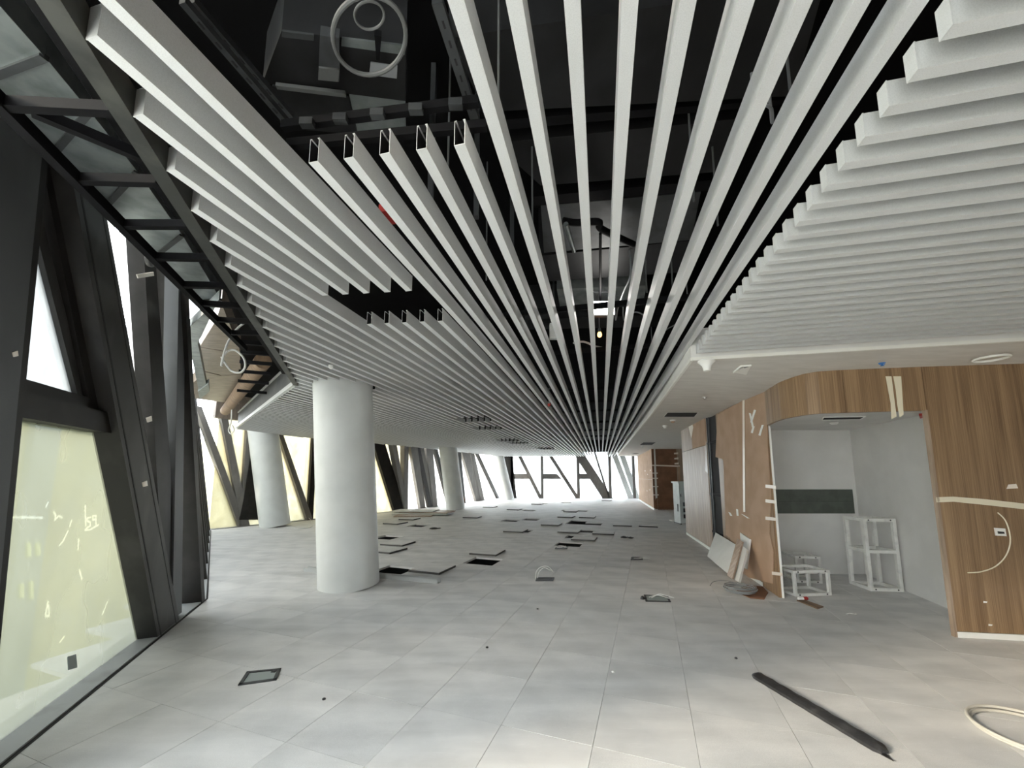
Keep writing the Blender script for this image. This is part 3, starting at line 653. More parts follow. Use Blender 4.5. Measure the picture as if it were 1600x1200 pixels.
for k in range(6, -64, -1):
    u = U0+k*S
    vf = far_bound(u)
    if vf is None: continue
    vs = left_bound(u) if k <= -8 else NEAR0
    cap = k <= -9
    if k == -8: vs = NEAR0
    segs = [(vs, vf, cap, False)]
    if -7 <= k <= -3:
        vs = 1.327+(u+1.217)/(.671)*.061; segs = [(vs, vf, False, False)]
    if -12 <= k <= -8:
        segs = [(vs, 2.49+(u+1.7)*.12, cap, True), (3.08+(u+1.7)*.12, vf, False, False)]
    # baffles stop either side of the near column and at service openings further off
    out = []
    for (a, b, c0, c1) in segs:
        holes_ = []
        if abs(u-col_uv[0][0][0]) < .44: hw = math.sqrt(.45**2-(u-col_uv[0][0][0])**2)+.01; holes_.append((col_uv[0][0][1]-hw, col_uv[0][0][1]+hw))
        for hx, hy, n, hv in ((738, 656, 5, .33), (765, 669, 5, .33), (792, 688, 5, .45), (812, 692, 5, .45), (855, 701, 5, .6)):
            hp_ = onz(hx, hy, ZB); uc, vc = touv(hp_.x, hp_.y)
            if abs(u-uc) < n*S/2: holes_.append((vc-hv, vc+hv))
        holes_.sort(); cur = a
        for h0, h1 in holes_:
            if h0 > cur and h1 < b: out.append((cur, h0, c0 if cur == a else False, False)); cur = h1
        out.append((cur, b, c0 if cur == a else False, c1))
    n_r = 7-k
    if k >= -2: lab = 'long white ceiling baffle, %s from the stepped cross baffles' % ordw(n_r); g = 'long baffles over the hall'
    elif k >= -7: lab = 'white ceiling baffle with a cut open end, %s of five from the floodlight side' % ordw(-2-k); g = 'baffles with cut open ends'
    elif k >= -12: lab = 'white ceiling baffle broken by the opening near the column, %s of five from the middle' % ordw(-7-k); g = 'baffles broken by an opening'
    elif k >= -34: lab = 'white ceiling baffle ending at the black edge beam, %s behind the broken ones' % ordw(-12-k); g = 'stepped baffles along the edge beam'
    else: lab = 'thin distant ceiling baffle, %s row beyond the corner of the edge beam' % ordw(-34-k); g = 'distant baffles beyond the beam corner'
    if len(out) == 1:
        a, b, c0, c1 = out[0]; make_baffle(uv(u, a), uv(u, b), ZB, lab, g, c0, c1)
    else:
        root = tag(empty('ceiling_baffle', (*uv(u, out[0][0]), ZB)), lab, 'baffle', g)
        for a, b, c0, c1 in out:
            if b-a < .05: continue
            o = baffle_mesh(b-a, 'b').build('baffle_length', 'baffle', root); blacken_inside(o)
            pa = uv(u, a); o.location = Vector((*pa, ZB))-root.location; o.rotation_euler = (0, 0, -BA)
            for fl, y in ((c0, -.003), (c1, b-a)):
                if fl:
                    e = MB().box((0, y+.0015, BH/2), (BW+.003, .004, BH+.002)).build('end_cap', 'baffle', o)
# cross baffles on the other side
RS = .1263; v0 = 1.17*(1.29/1.22)
nR = 25; RH = .10
for k in range(-1, nR):
    v = v0+k*RS
    a = uv(1.025, v); b = uv(7.4, v)
    lab, g = 'white cross baffle on the wood wall side, %s from the top of the picture' % ordw(k+2), 'stepped cross baffles'
    make_baffle(a, b, ZR, lab, g, True, False, ht=RH, wd=.044, name='cross_baffle')

# ================================================================== EDGE BEAM, LADDER FRAME, SERVICES BY THE WINDOWS
def L3(a, z): return Vector((a[0], a[1], z))
bl = Vector((1, -.41)).normalized()
def beamx(y, off=0): return (-.946-.035-.41*y-off, y)
eb = thing('edge_beam', 'long dark grey steel beam bordering the stepped baffle ends', 'beam')
MB().bar(L3(beamx(-1.5), ZB+.06), L3(K1, ZB+.06), .07, .12).build('beam_length', 'beam', eb)
MB().bar(L3(beamx(-1.5, -.06), ZB+.3), L3((K1[0]+.06, K1[1]), ZB+.3), .03, .12).build('upper_rail', 'black_metal', eb)
MB().bar(L3(beamx(-1.5, .12), ZB+.22), L3((K1[0]-.13, K1[1]-.05), ZB+.22), .12, .10).build('back_angle', 'black_metal', eb)
tb = tag(MB().bar(L3(beamx(-1.2, -.10), ZB+.16), L3(beamx(4.2, -.10), ZB+.16), .03, .05).build('timber_batten', 'plywood'), 'thin timber batten running behind the baffle ends', 'batten')
lf = thing('ladder_frame', 'black steel ladder frame hung beside the sloping windows', 'frame')
ra, rb = onz(-60, 100, 3.1), onz(383, 545, 3.1)
rdir = (rb-ra)
MB().bar(ra, rb, .045, .06).build('rail', 'black_metal', lf)
def on_rail(x): 
    best = min((abs(onx(t)-x), t) for t in [i/400 for i in range(401)]); return ra+rdir*best[1]
def onx(t):
    p = ra+rdir*t; f = p.y*math.cos(PITCH)+(p.z-H)*math.sin(PITCH); return CX+F*p.x/f
for x, y, x2, y2 in ((2, 162, 165, 170), (118, 272, 232, 282), (190, 345, 286, 350), (240, 396, 325, 402), (283, 440, 352, 446), (312, 470, 372, 478), (337, 497, 392, 503), (358, 520, 405, 520)):
    a = on_rail(x); b = onz(x2+16, y2+1, 3.1)
    MB().bar(a, b, .035, .045).build('rung', 'black_metal', lf)
MB().bar(onz(50, 172, 3.12), onz(222, 245, 3.12), .035, .045).build('brace', 'black_metal', lf)
for k in range(6):
    y0 = 535+k*15
    MB().bar(onz(378-1.5*k, y0, 3.32), onz(432-3*k, y0+4, 3.32), .04, .05).build('rung', 'black_metal', lf)
# return beam with fascia board
rb_ = thing('return_beam', 'galvanised trim beam with grey fascia board turning towards the windows', 'beam')
fp = Plane(K1, K2)
MB().prism([fp.p(0, ZB, 0), fp.p(fp.L, ZB, 0), fp.p(fp.L, ZB+.07, 0), fp.p(0, ZB+.07, 0)], fp.n*.05).build('trim_lip', 'alu', rb_)
MB().prism([fp.p(.02, ZB+.07, -.0), fp.p(fp.L, ZB+.07, -.0), fp.p(fp.L, ZB+.42, -.0), fp.p(.02, ZB+.42, -.0)], fp.n*.02).build('fascia_board', 'fascia', rb_)
MB().bar(fp.p(.0, ZB+.44, .03), fp.p(fp.L, ZB+.44, .03), .03, .03).build('top_strip', 'alu', rb_)
# sheet metal duct above the ladder
dz = 3.45
dk = [(-40, -30), (129, 159), (207, 258), (267, 339), (325, 436), (342, 465), (330, 501), (309, 537), (292, 520), (200, 390), (100, 262), (20, 165), (-60, 70)]
gd = thing('sheet_metal_duct', 'shiny galvanised duct above the ladder frame by the windows', 'duct')
edges_r = [(-30, -25), (70, 88), (140, 173), (215, 268), (285, 367), (345, 468)]
edges_l = [(-160, 0), (-20, 122), (85, 238), (165, 322), (240, 402), (302, 470)]
for k in range(5):
    q = [onz(*edges_r[k], dz), onz(*edges_r[k+1], dz), onz(*edges_l[k+1], dz), onz(*edges_l[k], dz)]
    c = sum(q, Vector())/4; q = [c+(p-c)*.992 for p in q]
    MB().prism(q, (0, 0, .34)).build('duct_section', 'galv', gd)
    m1 = q[1]; m2 = q[2]; MB().bar(m1, m2, .03, .025).build('flange', 'galv_dark', gd)
fd = thing('foil_duct', 'crumpled foil-wrapped duct dropping towards the far windows', 'duct')
q = [onz(342, 468, 3.3), onz(309, 537, 3.3), onz(322, 600, 3.3), onz(326, 612, 3.3), onz(312, 618, 3.3), onz(296, 540, 3.3), onz(292, 515, 3.3)]
MB().prism(q, (0, 0, .1)).build('duct_body', 'foil', fd)
MB().prism([p+Vector((0, 0, .0)) for p in (onz(309, 612, 3.27), onz(326, 600, 3.27), onz(327, 612, 3.27), onz(312, 624, 3.27))], (0, 0, .1)).build('duct_end', 'foil', fd)
td = thing('warm_reflection_duct', 'seamed sheet duct over the window bend, warm reflection painted tan', 'duct')
q1 = [onz(346, 474, 3.72), onz(374, 545, 3.72), onz(350, 548, 3.72), onz(312, 542, 3.72), onz(338, 500, 3.72)]
q2 = [onz(312, 543, 3.72), onz(350, 549, 3.72), onz(374, 546, 3.72), onz(377, 585, 3.72), onz(345, 586, 3.72), onz(320, 580, 3.72)]
q3 = [onz(320, 581, 3.72), onz(345, 587, 3.72), onz(377, 586, 3.72), onz(374, 632, 3.72), onz(300, 622, 3.72), onz(300, 600, 3.72)]
for q in (q1, q2, q3): MB().prism(q, (0, 0, .25)).build('duct_section', 'duct_warm_reflection', td)
# dark pipe along the return beam
tag(MB().tube([fp.p(.8, 3.55, .35), fp.p(fp.L+.4, 3.55, .3)], .13, 16).build('dark_pipe', 'plywood', None, True), 'brown insulated pipe above the grey fascia board', 'pipe')
# cable loop hanging from the edge beam
pts = [(391, 500), (372, 512), (356, 535), (348, 560), (346, 572), (352, 552), (366, 547), (380, 558), (383, 572), (376, 582), (362, 580), (352, 568), (346, 558)]
tag(MB().tube(smooth_path([onY(x, y, 4.2+.012*i) for i, (x, y) in enumerate(pts)], 5), .011, 8).build('hanging_cable', 'cable_white', None, True), 'pale cable hanging in a loop beside the edge beam corner', 'cable')
tag(MB().tube(smooth_path([onY(x, y, 9.8) for x, y in ((362, 640), (361, 660), (357, 672), (361, 678), (366, 672), (363, 664))], 5), .014, 6).build('hanging_cable', 'cable_white', None, True), 'thin cable dangling below the far end of the grey fascia', 'cable')
# round sounder and tape on the second strut
q = f1.p(*f1.im(228, 405, -.0), -.01)
sp = thing('round_sounder', 'small round dark sounder fixed to the sloping facade strut', 'sounder')
MB().lathe(q, [(.055, 0), (.06, .01), (.06, .03), (.03, .04)], 20, -f1.n).build('housing', 'steel_face', sp, True)
MB().lathe(q-f1.n*.038, [(.022, 0), (.018, .012)], 16, -f1.n).build('centre', 'dark_plastic', sp, True)
MB().prism([f1.p(*f1.im(x, y, -.004), -.004) for x, y in ((214, 429), (240, 425), (241, 431), (216, 435))], f1.n*.006).build('tape_strip', 'clear_tape', bpy.data.objects['window_1'])
for x, y in ((233, 655), (24, 553), (226, 756)):
    MB().prism([f1.p(*f1.im(x+dx, y+dy, -.004), -.004) for dx, dy in ((-4, -2), (4, -5), (5, 3), (-2, 5))], f1.n*.006).build('tape_strip', 'clear_tape', bpy.data.objects['window_1'])

# ================================================================== PLENUM SERVICES
zp = 3.75
def pz(x, y, z=zp): return onz(x, y, z)
def quadbox(pts, z, h, name, m, par=None):
    return MB().prism([onz(x, y, z) for x, y in pts], (0, 0, h)).build(name, m, par)
ac = thing('fan_coil_unit', 'dark fan coil unit with silver strip above the cut baffles', 'air unit')
quadbox([(440, 48), (634, 70), (634, 158), (410, 130)], 3.62, .3, 'casing', 'duct_black', ac)
quadbox([(534, 60), (634, 72), (632, 86), (533, 72)], 3.612, .01, 'silver_strip', 'galv', ac)
quadbox([(441, 49), (490, 55), (490, 64), (440, 58)], 3.612, .01, 'silver_strip', 'galv_dark', ac)
quadbox([(500, 55), (530, 60), (530, 128), (497, 124)], 3.57, .05, 'junction_box', 'galv_dark', ac)
quadbox([(498, 106), (530, 110), (528, 128), (497, 125)], 3.56, .02, 'terminal_cover', 'pipe_grey', ac)
quadbox([(579, 98), (621, 104), (620, 123), (577, 117)], 3.613, .007, 'rating_plate', 'cable_grey', ac)
quadbox([(585, 55), (596, 57), (593, 95), (588, 94)], 3.58, .03, 'valve', 'black_metal', ac)
quadbox([(545, 146), (633, 156), (634, 205), (560, 212)], 3.66, .02, 'duct_collar', 'galv', ac)
quadbox([(425, 135), (545, 150), (558, 210), (440, 200)], 3.66, .02, 'drip_tray', 'duct_black', ac)
MB().bar(onz(432, 134, 3.6), onz(540, 147, 3.6), .02, .02).build('drain_pipe', 'pipe_grey', ac)
def hoop(cx, cy, rx, ry, z, r, name, label):
    pts = [onz(cx+rx*math.cos(t), cy+ry*math.sin(t), z) for t in [2*math.pi*i/40 for i in range(40)]]
    tag(MB().tube(pts, r, 8, True).build(name, 'pipe_grey', None, True), label, 'conduit')
hoop(577, 55, 57, 62, 3.42, .009, 'conduit_coil', 'large grey flexible conduit ring hanging over the fan coil unit')
hoop(577, 24, 23, 22, 3.45, .005, 'conduit_coil', 'small grey cable ring inside the large conduit ring')
def rail(a, b, z, wd, label, slots=True):
    o = thing('slotted_rail', label, 'rail'); A, B = onz(*a, z), onz(*b, z)
    MB().bar(A, B, wd, .03).build('rail_body', 'galv_dark', o)
    n = int((B-A).length/.07)
    for i in range(1, n):
        p = A.lerp(B, i/n); dv_ = (B-A).normalized()*.014
        MB().bar(p-dv_-Vector((0, 0, .016)), p+dv_-Vector((0, 0, .016)), .008, .003).build('slot', 'void', o)
rail((683, 0), (742, 185), 3.5, .045, 'slotted steel rail beside the first cut baffle')
rail((285, 0), (448, 190), 3.5, .03, 'outer slotted steel rail near the fan coil unit')
rail((300, 0), (456, 182), 3.58, .03, 'inner slotted steel rail near the fan coil unit')
cb = thing('carrier_bar', 'black carrier bar with clips over the cut baffle ends', 'bar')
MB().bar(onz(442, 197, 3.3), onz(748, 158, 3.3), .03, .04).build('bar_length', 'black_metal', cb)
for x in (480, 532, 590, 650, 712):
    y = 197-(x-442)*39/306
    p = onz(x, y, 3.27); MB().bar(p+Vector((-.03, 0, 0)), p+Vector((.03, 0, 0)), .03, .035).build('clip', 'galv_dark', cb)
cb2 = thing('carrier_bar', 'second black carrier bar directly behind the cut baffle ends', 'bar')
MB().bar(onz(450, 226, 3.2), onz(760, 196, 3.2), .03, .04).build('bar_length', 'black_metal', cb2)
# carrier runners across the field (real supports the baffles hang from)
for i, v in enumerate((.3, 3.45, 4.7, 6.9, 8.1, 9.3, 11.3, 13.3, 15.3, 17.3, 19.3, 21.3, 23.3, 25.3)):
    uL = -3.2 if v > 5 else (-1.4 if v > 1 else -1.0)
    if v > 9: uL = -6
    tag(MB().bar(L3(uv(uL, v), ZB+BH+.03), L3(uv(1.0, v), ZB+BH+.03), .03, .05).build('carrier_bar', 'black_metal'), 'black carrier bar above the long baffles, %s from the near end' % ordw(i+1), 'bar')
# beams and ducts in the dark void over the middle
def duct(pts, z, h, m, label, name='void_duct'):
    tag(quadbox(pts, 3.75, ZSLAB-3.752, name, m), label, 'duct')
duct([(700, 60), (1290, -30), (1240, 150), (760, 175)], 4.0, .2, 'duct_black', 'wide black duct across the top of the void')
duct([(760, 189), (1228, 156), (1222, 164), (764, 205)], 3.7, .2, 'black_metal', 'black beam crossing the void behind the wide duct', 'void_beam')
duct([(772, 224), (1180, 183), (1130, 268), (845, 290)], 3.95, .2, 'duct_black', 'dark duct between two beams in the void')
duct([(830, 308), (1130, 280), (1128, 296), (832, 322)], 3.7, .18, 'black_metal', 'black beam over the lit grey duct', 'void_beam')
duct([(845, 322), (1095, 300), (1080, 375), (850, 395)], 3.95, .2, 'galv_dark', 'grey sheet duct lit by the work lamp')
duct([(842, 400), (1090, 375), (1075, 425), (850, 440)], 3.62, .3, 'duct_black', 'black duct just above the work lamp')
duct([(870, 452), (1010, 446), (1005, 474), (875, 480)], 3.95, .15, 'galv', 'pale duct panel directly behind the work lamp')
duct([(820, 500), (1060, 490), (1055, 510), (822, 515)], 3.8, .2, 'duct_black', 'dark duct beyond the work lamp')
tag(MB().tube([onz(884, 350, 3.6), onz(897, 392, 3.6)], .02, 10).build('void_pipe', 'galv', None, True), 'short bright pipe beside the black pipe bend', 'pipe')
tag(MB().tube(smooth_path([onz(880, 345, 3.66), onz(900, 348, 3.66), onz(935, 347, 3.66), onz(940, 358, 3.66), onz(990, 382, 3.66)], 6), .028, 10).build('void_pipe', 'black_metal', None, True), 'bent black pipe above the lit grey duct', 'pipe')
tag(MB().tube([onz(938, 365, 3.6), onz(938, 475, 3.6)], .012, 8).build('void_pipe', 'black_metal', None, True), 'thin black drop pipe above the work lamp', 'pipe')
tag(MB().tube(smooth_path([onz(896, 536, 3.25), onz(912, 534, 3.24), onz(930, 541, 3.24), onz(946, 544, 3.25)], 5), .012, 8).build('loose_cable', 'cable_white', None, True), 'white loose cable below the amber bulb', 'cable')
vb = thing('lamp_reflection_box', 'added pale box standing for lamp light reflected on ducts', 'box'); c = onz(866, 518, 3.5)  # added box, its pale colour stands for lamp light reflected on ducts
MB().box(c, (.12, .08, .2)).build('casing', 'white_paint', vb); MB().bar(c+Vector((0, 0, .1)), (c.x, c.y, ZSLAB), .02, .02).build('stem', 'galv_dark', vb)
for i, (pts, lab) in enumerate((([(975, 500), (990, 488), (1005, 492), (1015, 505)], 'grey cable drooping beside the pale duct panel'), ([(1020, 545), (1035, 520), (1060, 505), (1075, 498)], 'grey cable sagging near the last long baffle'),
        ([(985, 430), (975, 455), (966, 480), (962, 500)], 'dark cable dropping beside the work lamp'), ([(1180, 180), (1192, 165), (1205, 170), (1206, 190)], 'pale cable loop seen between the long baffles'))):
    tag(MB().tube(smooth_path([Vector((*onz(*pts[0], 3.5)[:2], ZSLAB if i == 1 else 3.748))]+[onz(x, y, 3.5) for x, y in pts]+[Vector((*onz(*pts[-1], 3.5)[:2], ZSLAB if i == 1 else 3.748))], 5), .008, 6).build('loose_cable', 'cable_grey', None, True), lab, 'cable')
for i, (x, y) in enumerate(((779, 130), (832, 330), (1083, 290), (1010, 440), (1050, 430), (1120, 330), (1232, 115), (760, 420), (700, 260))):
    p = onz(x, y, 3.3); tag(MB().tube([(p.x, p.y, 3.2), (p.x, p.y, ZSLAB+.02)], .006, 6).build('hanger_rod', 'pipe_grey', None, True), 'thin steel hanger rod in the dark ceiling void, %s of nine' % ordw(i+1), 'rod', 'hanger rods in the void')
for i, (x, y, x2, y2) in enumerate(((753, 215, 744, 340), (664, 260, 672, 330), (790, 300, 800, 390))):
    B = onz(x2, y2, 3.24); A = Vector((B.x, B.y, ZSLAB))
    tag(MB().bar(A, B, .04, .03).build('support_channel', 'galv_dark'), 'steel support channel in the void behind the cut baffles, %s of three' % ordw(i+1), 'channel', 'support channels in the void')
tag(MB().box(onz(606, 335, 3.22), (.05, .12, .05), -BA).build('red_box', 'red'), 'small red box between two cut baffles', 'box')
# work lamp
wl = thing('work_lamp', 'bright floodlight burning in the ceiling void', 'lamp')
lp = onz(943, 484, 3.42)
MB().box(lp+Vector((0, .03, .02)), (.26, .05, .17)).build('housing', 'dark_plastic', wl)
MB().box(lp+Vector((0, -.002, .02)), (.23, .012, .14)).build('lens', 'lamp_glow', wl)
MB().bar(lp+Vector((-.14, .03, .0)), lp+Vector((-.14, .03, .22)), .012, .02).build('bracket', 'galv_dark', wl)
MB().bar(lp+Vector((.14, .03, .0)), lp+Vector((.14, .03, .22)), .012, .02).build('bracket', 'galv_dark', wl)
MB().bar(lp+Vector((-.146, .03, .22)), lp+Vector((.146, .03, .22)), .02, .012).build('bracket', 'galv_dark', wl)
MB().bar(lp+Vector((0, .03, .22)), (lp.x, lp.y+.03, ZSLAB), .02, .02).build('stem', 'galv_dark', wl)
pd = bpy.data.lights.new('work_lamp_light', 'POINT'); pd.energy = 2.2; pd.shadow_soft_size = .06; pd.color = (1, .96, .9)
po = bpy.data.objects.new('work_lamp_light', pd); C.objects.link(po); po.location = lp+Vector((0, -.06, .06))
po.parent = wl
bb = thing('amber_bulb', 'amber glowing bulb in a brass holder under the floodlight', 'bulb')
bp_ = onz(937, 527, 3.22)
MB().lathe(bp_, [(.008, 0), (.022, .01), (.026, .03), (.022, .05), (.016, .06)], 14).build('glass', 'bulb_glow', bb, True)
MB().lathe(bp_+Vector((0, 0, .06)), [(.018, 0), (.018, .03), (.012, .05)], 14).build('holder', 'galv', bb, True)
MB().tube([bp_+Vector((0, 0, .1)), (bp_.x, bp_.y, 3.749)], .005, 6).build('flex', 'cable_grey', bb, True)

# ================================================================== SOFFIT FITTINGS
def soff(x, y, z): return onz(x, y, z)
p = soff(1104, 566, 2.86)
hs_ = thing('ceiling_horn', 'white flared ceiling fitting at the soffit corner', 'fitting')
MB().lathe(p, [(.085, .012), (.088, .004), (.07, -.012), (.05, -.035), (.04, -.065), (.036, -.095), (.02, -.1)], 28).build('flare', 'white_paint', hs_, True)
MB().lathe(p+Vector((0, 0, .012)), [(.088, 0), (.088, .006)], 28).build('base_ring', 'white_paint', hs_, True)
hp = thing('access_hatch', 'half open white access hatch in the soffit', 'hatch')
q = [soff(1146, 582, 2.835), soff(1158, 572, 2.85), soff(1174, 571, 2.85), soff(1166, 586, 2.835)]
for a, b_ in ((q[0], q[1]), (q[1], q[2])): MB().bar(a, b_, .012, .02).build('frame', 'white_paint', hp)
MB().prism([q[0], q[2], q[3]], (0, 0, .008)).build('flap', 'soffit_edge', hp)
MB().bar(soff(1169, 572, 2.848), soff(1163, 574, 2.848), .01, .02).build('latch', 'cable_grey', hp)
def sprinkler(x, y, z, m, label):
    o = thing('sprinkler_head', label, 'sprinkler'); c = soff(x, y, z)
    MB().lathe(c, [(.03, 0), (.03, -.006), (.012, -.01), (.010, -.03)], 16).build('rosette', 'white_paint' if m != 'blue' else m, o, True)
    MB().lathe(c+Vector((0, 0, -.03)), [(.018, 0), (.018, -.004)], 14).build('deflector', m, o, True)
    MB().bar(c+Vector((-.03, 0, -.015)), c+Vector((.03, 0, -.015)), .008, .008).build('arm', m, o)
sprinkler(1378, 567, 2.83, 'blue', 'blue capped sprinkler head under the soffit')
sprinkler(1101, 620, 2.85, 'cable_grey', 'small sprinkler head between the flared fitting and cardboard wall')
rg = thing('ceiling_ring', 'flat white trim ring in the soffit over the wood wall', 'fitting')
c = soff(1549, 560, 2.83); MB().tube([c+Vector((.12*math.cos(t), .12*math.sin(t), 0)) for t in [2*math.pi*i/36 for i in range(36)]], .012, 8, True).build('ring', 'white_paint', rg, True)
def slot(x0, x1, y0, y1, z, label):
    o = thing('air_slot', label, 'vent'); q = [soff(x0+(6 if y0 < y1 else 0), y0, z), soff(x1, y0, z), soff(x1-6, y1, z), soff(x0, y1, z)]
    c = sum(q, Vector())/4
    MB().prism([p_-Vector((0, 0, .004)) for p_ in q], (0, 0, .003)).build('dark_opening', 'void', o)
    for k in range(4): MB().bar(q[k]-Vector((0, 0, .003)), q[(k+1) % 4]-Vector((0, 0, .003)), .012, .008).build('rim', 'soffit_edge', o)
slot(1037, 1091, 644, 651, 2.895, 'long dark air slot in the soffit near the cardboard wall')
slot(999, 1025, 691, 695, 2.94, 'dark air slot in the soffit farther down the hall')
slot(985, 1000, 708, 709.5, 2.95, 'farthest dark air slot in the soffit')
for x, y, z, lab in ((1051, 656, 2.90, 'brown and white detector beyond the long air slot'), (1039, 665, 2.9, 'small white detector beside the brown one'), (1003, 697, 2.93, 'tiny detector under the second air slot')):
    o = thing('smoke_detector', lab, 'detector'); c = soff(x, y, z)
    MB().lathe(c, [(.06, .0), (.06, -.02), (.045, -.035)], 20).build('base', 'white_paint', o, True)
    MB().lathe(c+Vector((0, 0, -.035)), [(.045, 0), (.03, -.035)], 20).build('head', 'cardboard' if 'brown' in lab and 'beside' not in lab else 'white_paint', o, True)
p = onz(858, 631, 3.0); pr = thing('pendant_sprinkler', 'small red tipped sprinkler below the left run of baffles', 'sprinkler')
MB().tube([p+Vector((0, 0, .3)), p], .012, 8).build('drop_pipe', 'cable_grey', pr, True); MB().lathe(p, [(.03, 0), (.03, -.02), (.015, -.05)], 14).build('head', 'red', pr, True)
p = onz(517, 573, 3.02); tag(MB().lathe(p, [(.03, .02), (.03, -.01), (.012, -.03)], 14).build('pendant_sprinkler', 'white_paint', None, True), 'tiny white sprinkler among the baffles above the nearest column', 'sprinkler')
# niche ceiling grille and fittings
o = thing('ceiling_grille', 'dark narrow grille in the niche ceiling', 'grille')
q = [onz(x, y, 2.432) for x, y in ((1287, 652), (1352, 651), (1344, 655), (1284, 656))]
MB().prism(q, (0, 0, .006)).build('opening', 'void', o)
for k in range(4): MB().bar(q[k], q[(k+1) % 4], .012, .012).build('rim', 'white_paint', o)
o = thing('smoke_detector', 'white detector beside the niche grille', 'detector'); c = onz(1303, 660, 2.43)
MB().lathe(c, [(.05, 0), (.05, -.015), (.03, -.035)], 18).build('base', 'white_paint', o, True); MB().bar(c+Vector((-.12, 0, -.004)), c, .008, .008).build('lead', 'cable_white', o)
tag(MB().prism([onz(x, y, 2.40) for x, y in ((1436, 650), (1446, 649), (1446, 656), (1438, 655))], (0, 0, .03)).build('exit_fitting', 'red'), 'small red fitting in the corner of the niche opening', 'fitting')

# ================================================================== THINGS ON THE NEAR WOOD WALL
def on_wn(pts, d, th, name, m, par=None): return MB().prism([WN.p(*WN.im(x, y, d), d) for x, y in pts], WN.n*th).build(name, m, par)
tag(on_wn([(1463, 777), (1490, 776), (1540, 780), (1620, 789), (1620, 798), (1540, 789), (1490, 784), (1464, 785)], -.004, .004, 'masking_tape', 'paper_tape'), 'pale masking tape strip running across the wood wall', 'tape')
tag(on_wn([(1576, 757), (1588, 756), (1591, 763), (1573, 764)], -.004, .004, 'paper_scrap', 'clear_tape'), 'small torn paper scrap above the masking tape', 'paper')
so_ = thing('wall_socket', 'white socket plate hanging by its cable on the wood wall', 'socket')
on_wn([(1556, 825), (1571, 826), (1573, 838), (1558, 837)], -.02, .02, 'plate', 'white_paint', so_)
on_wn([(1559, 830), (1569, 831), (1570, 834), (1560, 834)], -.023, .004, 'module', 'dark_plastic', so_)
pts = [(1559, 801), (1568, 812), (1573, 830), (1573, 850), (1565, 870), (1550, 885), (1530, 893), (1512, 895)]
tag(MB().tube(smooth_path([WN.p(*WN.im(x, y, -.012), -.012-.03*math.sin(math.pi*i/7)) for i, (x, y) in enumerate(pts)], 5), .006, 6).build('wall_cable', 'paper_tape', None, True), 'pale cable curving out of the wood wall past the socket', 'cable')
for x, y in ((1537, 939), (1545, 975)):
    on_wn([(x, y), (x+6, y+1), (x+5, y+3), (x, y+3)], -.003, .003, 'paint_smear', 'white_paint', wnr)
# two tapes hanging from the fascia
ff = Plane((3.79, 4.297), (4.56, 4.16))
for i, (xs, lab) in enumerate((((1384, 1393, 1401, 1393), 'longer torn masking tape hanging on the wood fascia'), ((1396, 1408, 1412, 1406), 'second torn masking tape beside the longer one on the fascia'))):
    x0, x1, x2, x3 = xs
    P = [(x0, 588), (x1, 588), (x2, 648 if i else 651), (x3, 652 if i else 655), (x0+8 if not i else x0+6, 630), (x0+4, 610)]
    tag(MB().prism([ff.p(*ff.im(x, y, -.006), -.006) for x, y in P], ff.n*.004).build('masking_tape', 'paper_tape'), lab, 'tape')

# ================================================================== THINGS IN THE NICHE AND ALONG THE WALL
def frame_box(base, wx, wy, hz, rz, t, name, label, shelves=(), legs=True):
    o = tag(empty(name, (base[0], base[1], 0)), label, 'frame'); o.rotation_euler = (0, 0, rz)
    hx, hy = wx/2-t/2, wy/2-t/2
    for sx in (-1, 1):
        for sy in (-1, 1): MB().bar((sx*hx, sy*hy, 0), (sx*hx, sy*hy, hz), t, t).build('leg', 'frame_steel', o)
    for z in (t/2, hz-t/2)+tuple(shelves):
        for sy in (-1, 1): MB().bar((-hx+t/2, sy*hy, z), (hx-t/2, sy*hy, z), t, t).build('rail', 'frame_steel', o)
        for sx in (-1, 1): MB().bar((sx*hx, -hy+t/2, z), (sx*hx, hy-t/2, z), t, t).build('rail', 'frame_steel', o)
    for sx in (-1, 1):
        for z in (t/2, hz-t/2): MB().tube([(sx*(hx-.05), -hy-t/2-.002, z), (sx*(hx-.05), -hy-t/2+.002, z)], .011, 10).build('bolt_hole', 'dark_plastic', o)
    return o
a = onz(1234, 933); b_ = onz(1288, 931)
frame_box(((a.x+b_.x)/2+.09, (a.y+b_.y)/2+.2), (b_-a).length+.03, .36, .34, math.atan2(b_.y-a.y, b_.x-a.x), .035, 'steel_base_frame', 'front low white steel base frame standing at the niche opening')
a = onz(1224, 920); 
frame_box((4.62, 6.36), .36, .4, .40, math.radians(-8), .035, 'steel_base_frame', 'smaller low steel frame behind the first one in the niche')
a = onz(1356, 923); b_ = onz(1412, 923)
frame_box((b_.x-.25, (a.y+b_.y)/2+.16), .44, .40, 1.02, math.radians(-6), .045, 'steel_shelf_frame', 'tall white steel shelf frame standing against the niche wall', (.55,))
tu = thing('sealant_tube', 'small red and white tube on the floor before the niche', 'tube')
c = onz(1255, 938); c.z = .022
MB().tube([c+Vector((-.06, 0, 0)), c+Vector((0, 0, 0))], .022, 12).build('white_end', 'white_paint', tu, True); MB().tube([c, c+Vector((.06, .01, 0))], .022, 12).build('red_end', 'red', tu, True)
q = [onz(x, y) for x, y in ((1245, 939), (1256, 938), (1287, 949), (1277, 952))]
tag(MB().prism(q, (0, 0, .012)).build('wood_offcut', 'plywood'), 'brown wood offcut lying before the low steel frame', 'offcut')
c = onz(1330, 960); tag(MB().tube(smooth_path([c+Vector((-.06, 0, .004)), c+Vector((0, .02, .006)), c+Vector((.05, -.01, .004)), c+Vector((.08, .03, .004))], 4), .004, 5).build('wire_scrap', 'cable_white'), 'scrap of white wire on the niche floor', 'scrap')
